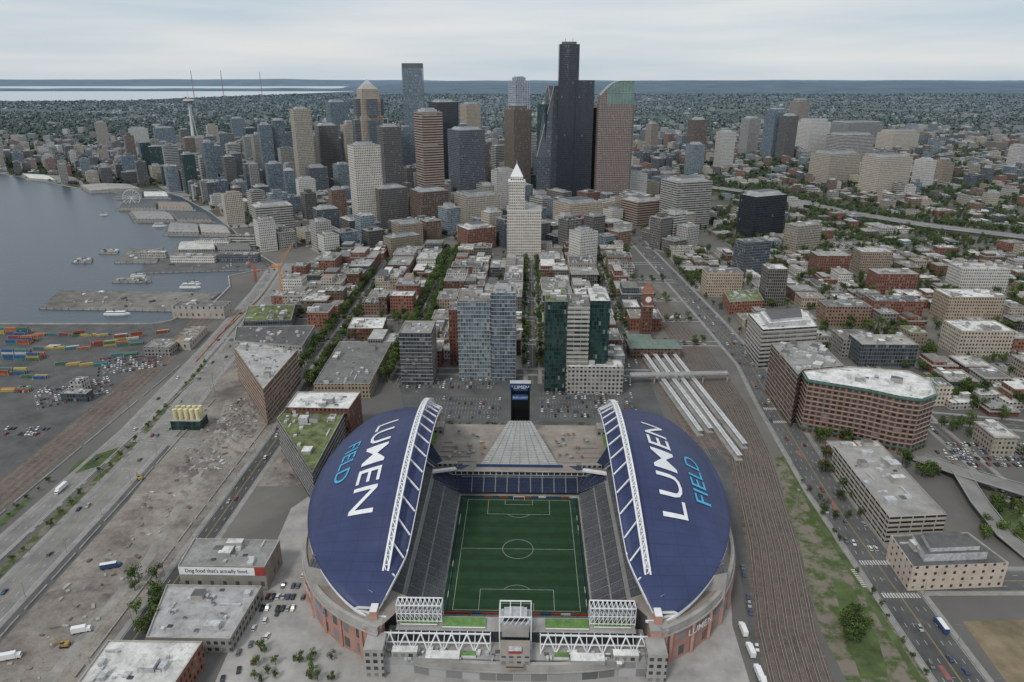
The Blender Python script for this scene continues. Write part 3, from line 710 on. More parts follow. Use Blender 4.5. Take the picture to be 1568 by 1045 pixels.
for sg in(-1,1): b.beam(a+Vector((0,sg*2.4,1)),c+Vector((0,sg*2.4,1)),.3,STEEL,1.2)
for i in range(5): p=a.lerp(c,i/4); b.cyl(p.x,p.y,0,8.5,.9,.9,CONC,8)
b.obj('pedestrian_bridge')
b=MB()
for t in(527,552): crosswalk(b,PL(214,t),0,4,22,.07)
for t in(318,346): crosswalk(b,PL(206,t),0,4,22,.07)
crosswalk(b,PL(190,332),math.pi/2,4,16,.07); crosswalk(b,PL(222,332),math.pi/2,4,16,.075); crosswalk(b,PL(232,537),math.pi/2,4,16,.075)
b.obj('crosswalk_markings')
BUSL=plain('faded_red_lane',(.28,.11,.10),.9,.3,.5)
b=MB()
for t in(200,260,400,470,600): b.face([PL(197.5+(t-200)*.03,t,.055),PL(200+(t-200)*.03,t,.055),PL(200+(t-200)*.03,t+9,.055),PL(197.5+(t-200)*.03,t+9,.055)],BUSL)
b.obj('bus_lane_paint')
# ---------------- hero buildings
CB=[(1230,568),(1300,561),(1392,568),(1426,583),(1434,603),(1412,611),(1380,607),(1330,596),(1238,581)]
cbo=rb('curved_brick_office',CB,'curvebrick',1395,692,608,rm=RW,bands=4)
hcv=hat(G(1395,692).y,608)
b=MB(); P=[G(x,y,hcv) for x,y in CB]
cxx=sum(p.x for p in P)/len(P);cyy=sum(p.y for p in P)/len(P)
for i in range(len(P)):
    a,c=P[i],P[(i+1)%len(P)]; o_=Vector(((a.x-cxx)*.02,(a.y-cyy)*.02,0)); o2=Vector(((c.x-cxx)*.02,(c.y-cyy)*.02,0))
    b.beam(a+o_+Vector((0,0,-1.2)),c+o2+Vector((0,0,-1.2)),1.2,GREENM,1.4); b.beam(Vector((a.x,a.y,4.5))+o_,Vector((c.x,c.y,4.5))+o2,.6,GREENM,.9)
b.cyl(P[4].x-9,P[4].y+6,hcv-.8,hcv+3,7,7,RW,20)
o=b.obj('roof_trim',parent=cbo); o.matrix_parent_inverse=Matrix.Translation(-cbo.location)
rb('office_building',[(1181,526),(1256,524),(1292,560),(1230,566),(1222,574)],'brick2',1222,655,574,bands=4)
rb('office_building',[(1146,480),(1236,476),(1252,500),(1168,505)],'bandw',1170,565,505,rm=RW,bands=4,setb=4)
rb('parking_garage',[(1277,683),(1352,683),(1450,788),(1362,792)],'garage',1362,833,792,rm=CONC)
rb('hotel_building',[(1364,820),(1482,815),(1545,862),(1398,868)],'hotel',1400,905,868,rm=RF,setb=4)
rb('green_roof_building',[(1108,446),(1160,443),(1170,460),(1118,463)],'brick',1118,482,463,rm=RG)
hb('apartment_building',1170,1200,412,470,25,'darkgrid'); hb('brick_apartment',1248,1298,392,425,30,'brick'); hb('brick_apartment',1315,1362,386,420,28,'tan')
hb('brick_apartment',1340,1402,420,452,30,'brick'); hb('apartment_building',1468,1540,412,448,34,'white'); hb('black_glass_office',1125,1197,302,368,45,'black',yaw=.45,setb=4)
hb('orange_apartment',1447,1530,455,495,34,'tan'); hb('apartment_building',1465,1545,507,548,34,'beige'); hb('warehouse',1315,1400,528,562,30,'glassd'); hb('apartment_building',1288,1335,520,548,30,'conc')
hb('apartment_building',1120,1172,372,428,30,'glassd',yaw=.3); hb('office_building',1197,1252,347,388,34,'beige',yaw=.4); hb('apartment_building',1080,1135,418,455,28,'tan')
hb('school_building',1335,1410,462,490,26,'brick'); hb('apartment_building',1262,1330,470,500,26,'brick2')
rb('brick_warehouse',[(358,532),(372,522),(455,536),(403,596)],'brick2',402,652,596,bands=4)
rb('green_roof_apartments',[(424,640),(437,626),(530,628),(478,724)],'glassd',478,780,724,rm=RG,bands=3.4)
rb('brick_apartment',[(455,600),(552,600),(534,626),(437,624)],'brick',545,655,601,rm=RW)
rb('long_warehouse',[(520,523),(600,523),(566,588),(480,588)],'tan',566,610,588,rm=RF)
rb('brick_warehouse',[(540,486),(592,486),(586,503),(532,503)],'brick',586,520,503,rm=RW)
rb('brick_warehouse',[(362,500),(482,498),(462,530),(358,522)],'conc',455,548,530)
rb('green_roof_apartments',[(380,468),(452,466),(446,490),(372,492)],'glassd',446,512,490,rm=RG)
rb('metal_warehouse',[(297,824),(428,827),(405,868),(272,866)],'shed',405,905,868,rm=RF)
rb('flat_warehouse',[(255,895),(401,897),(352,978),(223,976)],'conc',352,1000,978,rm=roofmat('patched_roof',[(0,(.40,.40,.40)),(.5,(.36,.36,.36))]))
rb('brick_warehouse',[(165,980),(310,982),(265,1050),(118,1045)],'brick',265,1085,1050,rm=RW)
hB=hat(G(405,905).y,868)
a=G(273,866,hB);c=G(389,868,hB); b=MB(); d=(c-a).normalized(); o_=Vector((0,-.5,0))
b.face([a+o_+Vector((0,0,-5.6)),c+o_+Vector((0,0,-5.6)),c+o_+Vector((0,0,-.4)),a+o_+Vector((0,0,-.4))],WHITE); sg_=b.obj('billboard')
b=MB(); e0=G(389,868,hB);e1=G(405,868,hB)
b.face([e0+o_+Vector((0,0,-5.6)),e1+o_+Vector((0,0,-5.6)),e1+o_+Vector((0,0,-.4)),e0+o_+Vector((0,0,-.4))],REDM); b.obj('red_panel',parent=sg_)
L_=(c-a).length; mid=(a+c)/2+Vector((0,-.62,-3))
text("Dog food that's actually food.",3.3,lambda x,y:mid+d*x+Vector((0,0,y)),BLACK,'lettering',sg_,0,off=.02,xs=L_/47)
a=G(285,660); b=MB(); b.box(a.x,a.y+8,0,24,14,8,-PHI,FM['glassg'],CONC); PYS=plain('pale_yellow_stack',(.60,.55,.34))
for i in range(5):
    for j in range(2): b.cyl(a.x-9+i*4.5,a.y+5+j*6,8,17,1.7,1.7,PYS,12)
b.obj('vent_stack_building'); keep([(a.x-14,a.y),(a.x+14,a.y),(a.x+14,a.y+16),(a.x-14,a.y+16)])
hb('glass_apartment_tower',704,753,461,582,34,'glassl',bands=3.8); hb('glass_apartment_tower',754,790,449,584,30,'glassb',bands=3.8,setb=4)
hb('office_tower_wing',834,866,462,600,40,'glassg',rm=RG); hb('office_tower_core',866.5,899,468,600,36,'bandw',bands=3.9); hb('office_tower_wing',899.5,929,461,598,44,'glassg')
hb('office_building',616,664,510,590,34,'glassd',bands=3.6); hb('apartment_building',930,955,545,590,28,'glassl'); hb('parking_podium',868,953,562,604,18,'conc')
hb('brick_office',690,703,475,560,30,'brick')
Y1=.5
T=[('office_tower',455,490,168,300,1,'beige'),('office_tower',488,527,193,292,1,'darkgrid'),('apartment_tower',425,447,185,288,1,'glassb'),('apartment_tower',404,428,192,290,1,'glassb'),
('glass_tower',505,541,157,262,1,'glassb'),('office_tower',527,560,192,290,1,'beige'),('office_tower',583,622,195,318,1,'darkgrid'),
('banded_tower',640,684,172,345,1,'brownband'),('black_tower',660,706,157,296,1,'black'),('office_tower',687,745,200,314,1,'glassd'),('stepped_tower',706,738,160,262,1,'tan'),
('brown_tower',772,813,168,303,1,'brownv'),('glass_tower',778,810,124,285,1,'f5'),('glass_tower',821,853,160,308,1,'glassg'),('grid_tower',540,592,224,352,.8,'whitegrid'),
('dark_slab_tower',573,628,290,352,.7,'darkgrid'),('office_building',628,690,295,355,1,'brick2'),('tower',900,914,166,300,1,'beige'),('office_building',942,988,268,312,1,'white'),
('office_building',1008,1082,280,354,.8,'bandw'),('parking_building',950,1006,310,348,1,'brownband'),('administration_building',845,920,314,358,.8,'tan'),('white_office',870,913,357,410,1,'white'),
('courthouse',695,768,302,352,.7,'beige'),('office_building',735,757,285,335,1,'beige'),('white_slab',752,790,262,325,.6,'white'),('apartment_tower',1046,1078,184,264,1,'brick2'),
('apartment_tower',1090,1122,203,262,1,'white'),('apartment_tower',1128,1160,182,240,1,'conc'),('apartment_tower',1162,1200,172,246,1,'glassb'),('apartment_tower',1185,1214,178,248,1,'darkgrid'),
('apartment_tower',1204,1230,156,215,1,'tan'),('hospital_block',1215,1262,188,240,.8,'white'),('hospital_block',1262,1330,208,246,.6,'bandw'),('hospital_block',1235,1310,237,285,.7,'beige'),
('hospital_tower',1312,1385,242,302,.6,'beige'),('apartment_tower',1395,1422,246,292,1,'white'),('apartment_building',1425,1452,250,282,1,'tan'),('apartment_tower',355,380,182,218,1,'glassb'),
('apartment_tower',150,172,188,228,1,'beige'),('apartment_tower',240,275,197,240,.7,'glassb'),('apartment_tower',200,232,198,226,.7,'white'),('apartment_tower',287,330,213,262,.8,'beige'),
('apartment_tower',438,458,262,315,1,'glassb'),('apartment_tower',456,488,276,322,.8,'white'),('apartment_tower',385,402,252,300,1,'conc'),('office_building',480,524,322,362,.9,'glassd'),
('office_building',388,455,318,362,.7,'bandw'),('glass_tower',410,440,252,308,1,'glassb'),('office_tower',700,722,196,300,1,'glassb'),('apartment_tower',985,1006,190,245,1,'tan'),
('apartment_tower',376,400,210,262,1,'conc'),('glass_tower',455,470,205,285,1,'glassd'),('office_tower',612,640,200,290,1,'glassl'),('apartment_tower',1046,1076,222,272,1,'glassl'),
('apartment_tower',333,356,205,245,1,'glassb'),('office_building',1265,1345,192,225,.6,'conc'),('office_building',505,535,292,345,1,'brick2'),('glass_tower',470,508,258,308,1,'glassd'),
('office_building',700,760,352,385,.8,'brick'),('office_building',600,650,345,378,.8,'tan'),('office_building',1340,1400,205,235,.6,'beige'),('apartment_tower',1540,1568,225,262,.8,'white')]
for nm,xl,xr,yt,yb,r,st in T:
    hb(nm,xl,xr,yt,yb,r,st,yaw=Y1 if xl<1000 else Y1*.7,pad=2,setb=R.choice([3,4,8]) if yt<260 else 3)
def place(xl,xr,yb):
    a=G(xl,yb);c=G(xr,yb); return (a+c)/2,c.x-a.x
b=MB(); p,W=place(852,904,312)
def slab(b,x0,x1,y0,y1,z1,mat,bul=3,z0=0):
    P=[(x0,y0)];N_=6
    for i in range(1,N_): u=i/N_; P.append((x0+(x1-x0)*u,y0+bul*math.sin(math.pi*u)))
    P+= [(x1,y0),(x1,y1),(x0,y1)]
    b.prism(P,z0,z1,mat,HVD)
hA=hat(p.y+20,68); hB2=hat(p.y,123); hC=hat(p.y+40,165)
slab(b,-W/2,W*.06,12,45,hA,FM['black']); slab(b,-W*.02,W/2-1,-2,26,hB2,FM['black']); slab(b,W*.1,W/2+9,28,50,hC,FM['black'])
b.box(-W*.22,28,hA,W*.4,20,5,0,HVD); 
for x in(-W*.32,-W*.12): b.beam((x,28,hA+5),(x,28,hA+12),.8,HVD)
b.obj('black_skyscraper',(p.x,p.y,0)); keep([(p.x-W/2-9,p.y-4),(p.x+W/2+9,p.y-4),(p.x+W/2+9,p.y+50),(p.x-W/2,p.y+50)])
p,W=place(911,963,315); b=MB(); h1=hat(p.y,160);h2=hat(p.y,124)
P=[(-W/2,0),(-W/2+5,-4),(W/2-5,-4),(W/2,0),(W/2,38),(W/2-5,42),(-W/2+5,42),(-W/2,38)]
b.prism(P,0,h1,FM['munib'],RD); N_=10
prof=[(-W/2+3+ (W-6)*i/N_, h1+(h2-h1)*math.sin(min(1,(i+2)/ (N_-2))*math.pi/2)) for i in range(N_+1)]
GT=plain('green_glass_vault',(.14,.23,.21),.3)
for i in range(N_):
    (x0,z0),(x1,z1)=prof[i],prof[i+1]
    b.face([(x0,-2,z0),(x1,-2,z1),(x1,40,z1),(x0,40,z0)],GT); b.face([(x0,-2,h1),(x1,-2,h1),(x1,-2,z1),(x0,-2,z0)],GT if i>1 else FM['munib'],[(x0,0),(x1,0),(x1,z1-h1),(x0,z0-h1)])
    b.beam((x0,-2.3,h1),(x0,-2.3,z0),.6,TRIM); b.beam((x0,-2.3,z0),(x1,-2.3,z1),1,TRIM)
b.face([(prof[0][0],-2,h1),(prof[0][0],40,h1),(prof[0][0],40,prof[0][1]),(prof[0][0],-2,prof[0][1])],FM['munib']); b.face([(prof[-1][0],-2,h1),(prof[-1][0],40,h1),(prof[-1][0],40,prof[-1][1]),(prof[-1][0],-2,prof[-1][1])],GT)
b.beam((-W/2+3,-2.6,(h1+h2)/2),(W/2-3,-2.6,(h1+h2)/2),.6,TRIM); b.obj('municipal_tower',(p.x,p.y,0)); keep([(p.x-W/2,p.y-4),(p.x+W/2,p.y-4),(p.x+W/2,p.y+44),(p.x-W/2,p.y+44)])
p,W=place(550,592,300); b=MB(); hs=[hat(p.y,178),hat(p.y,150),hat(p.y,137),hat(p.y,124)]
z=0
for k,(sc_,hh) in enumerate(((1,hs[0]),(.86,hs[1]))):
    w=W*sc_*.78; b.prism(rect(0,20,w,w,Y1),z,hh,FM['tan'],CONC); 
    for q in range(4):
        a=Y1+q*math.pi/2; b.box(math.cos(a)*w*.5,20+math.sin(a)*w*.5,z,w*.5,w*.5,hh-z-8+k*6,a,FM['glassd'],CONC)
    z=hh-.01
w=W*.6; b.prism(rect(0,20,w,w,Y1),z,hs[2],FM['tan'],CONC)
Q=rect(0,20,w,w,Y1)
for i in range(4):
    a,c=Q[i],Q[(i+1)%4]; m1=((a[0])*.45,20+(a[1]-20)*.45);m2=(c[0]*.45,20+(c[1]-20)*.45); zm=hs[2]+(hs[3]-hs[2])*.6
    b.face([(*a,hs[2]),(*c,hs[2]),(*m2,zm),(*m1,zm)],TRIM); b.face([(*m1,zm),(*m2,zm),(0,20,hs[3]+4)],HV)
b.obj('domed_tower',(p.x,p.y,0)); keep([(p.x-W/2,p.y),(p.x+W/2,p.y),(p.x+W/2,p.y+40),(p.x-W/2,p.y+40)])
p,W=place(621,655,272); b=MB(); hh=hat(p.y,97)
b.prism(rect(0,20,W*.95,40,0),0,hh*.45,FM['glassb'],RD); b.prism(rect(0,20,W*.86,38,0),hh*.45-.01,hh*.96,FM['glassb'],RD); b.prism(rect(0,20,W*.85,37,0),hh*.96-.01,hh,HVD,HVD)
b.obj('tapered_glass_tower',(p.x,p.y,0)); keep([(p.x-W/2,p.y),(p.x+W/2,p.y),(p.x+W/2,p.y+40),(p.x-W/2,p.y+40)])
p,W=place(821,855,307)
b=MB(); z0=hat(p.y,240);z1=hat(p.y,132)
P0=[(-W/2,0),(W*.1,-6),(W/2,0),(W/2,34),(-W/2,34)]; P1=[(-W*.1,8),(W*.2,4),(W*.45,8),(W*.45,30),(-W*.1,30)]
for i in range(5):
    j=(i+1)%5; b.face([(*P0[i],z0),(*P0[j],z0),(*P1[j],z1),(*P1[i],z1)],FM['glassd'],[(0,0),(20,0),(20,z1-z0),(0,z1-z0)])
b.prism(P0,0,z0,FM['glassd'],RD); b.beam((-W/2,-1,z0),(W*.2,3,z1),1.1,CANO); b.beam((W/2,-1,z0),(-W*.05,5,z1),.9,CANO)
b.obj('faceted_glass_tower',(p.x,p.y-8,0))
p,W=place(776,829,398); b=MB(); hb_=hat(p.y,322); W*=.97
b.prism(rect(0,22,W,44,0),0,hb_-1,FM['whitegrid'],RF); b.prism(rect(0,22,W+1.5,45.5,0),hb_-1.2,hb_,WHITE,RF)
w=W*.46; x=-W*.22; h2=hat(p.y,278); b.prism(rect(x,14,w,w,0),hb_-.5,h2-1.2,FM['whitegrid'],WHITE); b.prism(rect(x,14,w+1.6,w+1.6,0),h2-1.5,h2,WHITE,WHITE)
b.prism(rect(x,14,w*.8,w*.8,0),h2-.1,h2+6,FM['whitegrid'],WHITE); ht=hat(p.y+14,250); Q=rect(x,14,w*.78,w*.78,0)
for i in range(4): b.face([(*Q[i],h2+6.1),(*Q[(i+1)%4],h2+6.1),(x,14,ht)],WHITE)
b.cyl(x,14,ht-3,ht+5,.5,.1,WHITE,6); b.obj('historic_white_tower',(p.x,p.y,0)); keep([(p.x-W/2,p.y-2),(p.x+W/2,p.y-2),(p.x+W/2,p.y+45),(p.x-W/2,p.y+45)])
p,W=place(980,998,520); b=MB(); W*=.85; ht=hat(p.y,470); b.prism(rect(0,W/2,W,W,0),0,ht,FM['brick'],BRK); b.prism(rect(0,W/2,W+1,W+1,0),ht-.1,ht+1,TRIM,TRIM); z2=hat(p.y,450); b.prism(rect(0,W/2,W*.9,W*.9,0),ht+.9,z2,BRK,WHITE); b.prism(rect(0,W/2,W*1.02,W*1.02,0),z2-.1,z2+1,TRIM,TRIM)
for i in range(16):
    a0=2*math.pi*i/16;a1=2*math.pi*(i+1)/16;zc=(ht+z2)/2+.5;r=W*.3;y0=W/2-W*.45-.12
    b.face([(0,y0,zc),(r*math.cos(a0),y0,zc+r*math.sin(a0)),(r*math.cos(a1),y0,zc+r*math.sin(a1))],WHITE)
Q=rect(0,W/2,W,W,0); zt2=hat(p.y+5,430)
for i in range(4): b.face([(*Q[i],z2+1.1),(*Q[(i+1)%4],z2+1.1),(0,W/2,zt2)],TERRA)
b.obj('station_clock_tower',(p.x,p.y,0))
a=G(965,550);c=G(1042,548); w=c.x-a.x; b=MB(); cx=(a.x+c.x)/2; GRR=plain('green_slate_roof',(.14,.18,.16)); b.prism(rect(cx,a.y+14,w,26,-PHI),0,10.9,FM['brick2'],GRR)
r1=(cx-w*.4,a.y+14);r2=(cx+w*.4,a.y+14); z=11;zr=16
P=rect(cx,a.y+14,w+2,28,-PHI)
b.face([(*P[0],z),(*P[1],z),(*r2,zr),(*r1,zr)],GRR); b.face([(*P[2],z),(*P[3],z),(*r1,zr),(*r2,zr)],GRR); b.face([(*P[1],z),(*P[2],z),(*r2,zr)],GRR); b.face([(*P[3],z),(*P[0],z),(*r1,zr)],GRR)
b.prism(rect(cx-w*.2,a.y+40,w*.5,20,-PHI),0,9,FM['brick'],GRR); b.obj('train_station'); keep(P,8); keep([(a.x,a.y),(a.x+w,a.y),(a.x+w,a.y+75),(a.x,a.y+75)],2)
MASTM=plain('mast_red',(.34,.2,.19))
p,_=place(290,306,216); b=MB(); hd=hat(p.y,155)-p.z
for k in range(3):
    a=2*math.pi*k/3+.5; pr=None
    for i in range(11):
        u=i/10; r=16*(1-u)**1.6+3+4*max(0,u-.75)*4; q=Vector((r*math.cos(a),r*math.sin(a),hd*u))
        if pr: b.beam(pr,q,3.6,WHITE)
        pr=q
b.cyl(0,0,0,hd,4,3,WHITE,8); b.cyl(0,0,hd-9,hd-2,5,24,TRIM,24); b.cyl(0,0,hd-2,hd+3,27,25,HVD,24); b.cyl(0,0,hd+3,hd+6,26,20,WHITE,24); b.cyl(0,0,hd+6,hd+13,17,9,TERRA,24); b.cyl(0,0,hd+13,hd+42,2,.6,WHITE,8); b.obj('observation_tower',(p.x,p.y,p.z))
for x,y0,y1 in((300,165,108),(345,165,108),(403,160,110)):
    p=G(x,y0); b=MB(); h=hat(p.y,y1)-p.z
    for k in range(3): a=k*2.1; b.beam((7*math.cos(a),7*math.sin(a),0),(1.2*math.cos(a),1.2*math.sin(a),h),1.6,MASTM)
    for i in range(12): b.beam((5-4*i/12,0,h*i/12),(-5+4*i/12,2,h*(i+1)/12),.8,MASTM)
    b.obj('radio_mast',p)
p=G(204,318); b=MB(); r=17; zc=20
for sgn in(-1,1):
    for i in range(32):
        a0=2*math.pi*i/32;a1=2*math.pi*(i+1)/32; b.beam((r*math.cos(a0),sgn*1.5,zc+r*math.sin(a0)),(r*math.cos(a1),sgn*1.5,zc+r*math.sin(a1)),.7,WHITE)
        if i%2==0: b.beam((0,0,zc),(r*math.cos(a0),sgn*1.5,zc+r*math.sin(a0)),.35,WHITE); 
        if sgn>0 and i%2==0: b.box(r*math.cos(a0),0,zc+r*math.sin(a0)-2,1.8,1.8,2,0,WHITE,BLUEM)
    for x in(-9,9): b.beam((x,sgn*5,0),(0,sgn*2,zc),1,WHITE)
o=b.obj('ferris_wheel',(p.x,p.y,2)); o.rotation_euler=(0,0,.5)
PIER=plain('pier_deck',(.17,.16,.145),.95,.4,.08)
def pier(pp,shed=None,mat=PIER):
    b=MB(); P=[tuple(G(x,y,2)[:2]) for x,y in pp]; b.prism(P,.3,2.0,CONC,mat)
    for i in range(4):
        a=Vector((*P[i],0));c=Vector((*P[(i+1)%4],0)); n_=int((c-a).length/9)
        for k in range(n_): q=a.lerp(c,k/n_); b.cyl(q.x,q.y,-1,2.4,.4,.4,HVD,5)
    if not shed:
        for k in range(26):
            q=Vector((*P[0],0)).lerp(Vector((*P[1],0)),R.random()).lerp(Vector((*P[3],0)).lerp(Vector((*P[2],0)),R.random()),R.uniform(.1,.9)); w=R.uniform(1.5,7)
            b.box(q.x,q.y,2,w,w*.6,R.uniform(1,2.5),R.uniform(0,3),R.choice([HV,CONC,TRIM,WHITE,HVD]))
    b.obj('pier'); KEEP.append((min(p[0] for p in P),min(p[1] for p in P),max(p[0] for p in P),max(p[1] for p in P),P))
    if shed:
        Q=shrink(P,6); a,c_,d_,e=[Vector((*q,0)) for q in Q]
        if (c_-a).length>(e-a).length: L0,L1,R0,R1=a,c_,e,d_
        else: L0,L1,R0,R1=a,e,c_,d_
        for k in range(2):
            u0,u1=(0,.5) if k==0 else (.54,1); h=9
            A=L0.lerp(L1,u0);B2=L0.lerp(L1,u1);C=R0.lerp(R1,u0);D=R0.lerp(R1,u1)
            s=MB(); 
            s.prism([tuple(A[:2]),tuple(B2[:2]),tuple(D[:2]),tuple(C[:2])],2,h-2,FM['shed'] if shed=='shed' else FM['conc'],HV,cap=False); m1=(A+C)/2;m2=(B2+D)/2
            z=Vector((0,0,h-2)); zz=Vector((0,0,h+1)); s.face([A+z,B2+z,m2+zz,m1+zz],RF); s.face([C+z,D+z,m2+zz,m1+zz],RF); s.face([A+z,C+z,m1+zz],TRIM); s.face([B2+z,D+z,m2+zz],TRIM)
            s.obj('pier_shed')
pier([(60,472),(92,445),(338,448),(298,476)]); pier([(205,418),(262,392),(392,390),(412,412)],None,ASPH); pier([(265,388),(272,374),(384,372),(392,386)],'conc'); pier([(250,360),(258,344),(350,348),(358,362)],'shed')
pier([(204,340),(196,326),(315,328),(330,340)],'shed'); pier([(176,322),(190,312),(290,312),(300,322)],'shed'); pier([(172,305),(180,296),(258,296),(262,304)],'conc'); pier([(135,296),(120,286),(200,284),(220,292)],'shed')
pier([(40,276),(30,268),(110,272),(130,282)],'shed'); pier([(175,402),(200,380),(250,380),(240,402)]); pier([(110,402),(116,396),(142,396),(140,402)]); pier([(152,388),(158,383),(182,383),(180,388)]); pier([(172,432),(178,426),(230,424),(232,431)])
for xl,xr,yt,yb,d,s in((262,330,392,405,14,'white'),(335,395,390,404,16,'glassd'),(215,255,386,398,10,'conc'),(300,352,368,382,16,'white'),(352,392,362,380,14,'bandw')): hb('ferry_terminal',xl,xr,yt,yb,d,s)
def boat(px,py,L,yaw,decks=2):
    b=MB(); P=[(-L/2,-L*.1),(L*.3,-L*.1),(L/2,0),(L*.3,L*.1),(-L/2,L*.1)]; b.prism(P,0,2.2,GREENM if decks>2 else WHITE,WHITE)
    for k in range(decks): w=.75-.17*k; b.box(-L*.05,0,2.2+k*2.4,L*w,L*.15,1.9,0,WHITE,WHITE); b.box(-L*.05,0,3.0+k*2.4,L*w+.2,L*.15+.2,.8,0,GLS)
    b.cyl(-L*.1,0,2+decks*2.4,5+decks*2.4,.8,.6,HVD,8); o=b.obj('boat',G(px,py,.35)); o.rotation_euler=(0,0,yaw)
boat(180,482,30,0.05,1); boat(292,441,28,0,2); boat(212,424,20,.3,1); boat(245,347,26,.2,2); boat(300,436,14,0.1,1); boat(160,330,16,.5,1)
def crane(px,py,ytop,jib,yaw,col):
    p=G(px,py); h=hat(p.y,ytop); b=MB()
    for dx in(-1,1):
        for dy in(-1,1): b.beam((dx,dy,0),(dx,dy,h),.5,col)
    for i in range(int(h/3)): 
        z=i*3; b.beam((-1,-1,z),(1,-1,z+3),.3,col); b.beam((1,-1,z),(1,1,z+3),.3,col)
    e=Vector((jib*.55,0,h+jib*.8)); 
    for dy in(-1,1): b.beam((0,dy,h),e,.5,col)
    b.beam((0,0,h+2),e,.4,col)
    for i in range(10): a=e*(i/10)+Vector((0,0,h))*(1-i/10); b.beam(a+Vector((0,-1*(1-i/10),0)),a+Vector((0,1*(1-i/10),1)),.3,col)
    b.beam((0,0,h+8),e,.2,col); b.beam((0,0,h),(-9,0,h+1),2,col,2.5); b.beam((0,0,h),(-4,0,h+9),.5,col)
    o=b.obj('construction_crane',p); o.rotation_euler=(0,0,yaw)
ORA=plain('orange_crane_paint',(.58,.25,.06),.5,.1); REDC=plain('red_crane_paint',(.42,.10,.07),.5,.1)
crane(434,462,408,38,.1,ORA); crane(392,432,415,20,2.6,REDC)
for x0,y0,x1,y1 in((300,555,368,478),(330,520,405,450),(290,330,420,412)):
    b=MB(); a=G(x0,y0);c=G(x1,y1); q=resample([a,c],9)
    for u,v in zip(q[:-1],q[1:]): b.beam(u+Vector((0,0,.6)),v+Vector((0,0,.6)),.4,REDC if R.random()<.5 else ORA,1.0)
    b.obj('construction_fence')
CM=[plain('container_'+k,c,.6,.2,.4) for k,c in dict(blue=(.04,.10,.22),orange=(.34,.14,.07),red=(.24,.07,.055),teal=(.06,.18,.18),white=(.45,.45,.43),green=(.07,.15,.09),yellow=(.40,.31,.10)).items()]
def container(L,m):
    b=MB(); b.box(0,0,0.1,L,2.4,2.5,0,m,m)
    for i in range(int(L/1.1)):
        for sy in(-1,1): b.box(-L/2+.6+i*1.1,sy*1.22,.3,.5,.1,2.1,0,m)
    for sx in(-1,1):
        for sy in(-1,1): b.box(sx*(L/2-.1),sy*1.16,0,.25,.25,2.7,0,STEEL)
    return b.mesh('container')
CME=[container(12.2,m) for m in CM]
for (x,y,nx,ny,hh) in((18,528,2,6,3),(12,552,3,4,4),(60,535,2,3,1),(92,560,4,2,1),(150,530,4,3,2),(90,535,3,2,1),(185,520,2,4,2),(40,580,2,2,1),(60,515,5,2,1),(180,545,2,2,1),(0,512,3,3,3),(120,515,3,2,2),(5,575,2,3,2),(230,510,2,2,1),(-10,600,3,2,1)):
    p=G(x,y)
    for i in range(nx):
        for j in range(ny):
            if R.random()<.2: continue
            for k in range(R.randint(max(1,hh-2),hh)): inst('shipping_container',R.choice(CME),(p.x+i*13.2+R.uniform(-.3,.3),p.y+j*3.0,k*2.75),.35*(x>80)+R.uniform(-.01,.01))
for xl,xr,yt,yb,d,s in((232,262,524,533,10,'glassb'),(222,262,532,546,18,'conc'),(110,128,585,602,12,'conc'),(265,345,470,488,24,'shed'),(95,135,603,616,10,'glassd')): hb('port_building',xl,xr,yt,yb,d,s)
rb('long_dock_shed',[(262,524),(292,500),(316,500),(290,526)],'shed',h=8)
b=MB()
for s in(-350,-356,-362,-370):
    for g_ in(-.75,.75): strip(b,RP([(s+8,250),(s,500),(s-12,700),(s-30,830)]),.25,RAIL,.1,g_)
strip(b,RP([(-352,250),(-360,500),(-372,700),(-390,830)]),26,BALL,.04); b.obj('port_rail_sidings')
# ---------------- trees
LEAF=[]
for i,(c1,c2) in enumerate((((.034,.062,.017),(.105,.155,.042)),((.042,.075,.022),(.14,.19,.055)),((.028,.05,.018),(.08,.12,.038)))):
    n=N('foliage_%d'%i); c=n.ramp(n.island(),[(0,c1),(1,c2)]); oi=n.n('ShaderNodeObjectInfo'); c=n.mix(1.0,c,n.rng(oi.outputs['Random'],0,1,.7,1.3),'MULTIPLY'); LEAF.append(n.fin(c,.8,.2))
BARK=plain('bark',(.09,.07,.05),.9)
def tree(seed,conif=False):
    r=random.Random(seed); b=MB(); H_=10; m=LEAF[seed%3]; b.cyl(0,0,0,H_*.45,.32,.2,BARK,7,False)
    lobes=[]
    if conif: lobes=[(0,0,H_*(.2+.08*i),2.6*(1-i/11)) for i in range(10)]
    else:
        for k in range(r.randint(8,11)):
            a=r.uniform(0,6.28);rr=r.uniform(.5,2.8);z=H_*r.uniform(.38,.85); lobes.append((rr*math.cos(a),rr*math.sin(a),z,r.uniform(1.3,2.2)))
            b.beam((0,0,H_*.4),(rr*math.cos(a),rr*math.sin(a),z),.16,BARK)
    for (x,y,z,q) in lobes:
        for k in range(60):
            d=Vector((r.gauss(0,1),r.gauss(0,1),r.gauss(0,.8))).normalized()*q*r.uniform(.5,1.08); p=Vector((x,y,z))+d
            s=r.uniform(.25,.5); u=Vector((r.gauss(0,1),r.gauss(0,1),r.gauss(0,.6))).normalized(); w=u.cross(d).normalized()
            b.face([p+u*s,p+w*s*.8,p-u*s,p-w*s*.8],m)
    return b.mesh('tree')
TR=[tree(i) for i in range(7)]; CF=[tree(20+i,True) for i in range(2)]
NTREE=[0]
def tr_at(x,y,s=1.0,z=None,c=False):
    if inbay(x,y): return
    z=terr(x,y) if z is None else z; k=s*R.uniform(.75,1.25); inst('conifer_tree' if c else 'street_tree',R.choice(CF if c else TR),(x,y,z-.1),R.uniform(0,6.28),k,k*R.uniform(.85,1.15)); NTREE[0]+=1
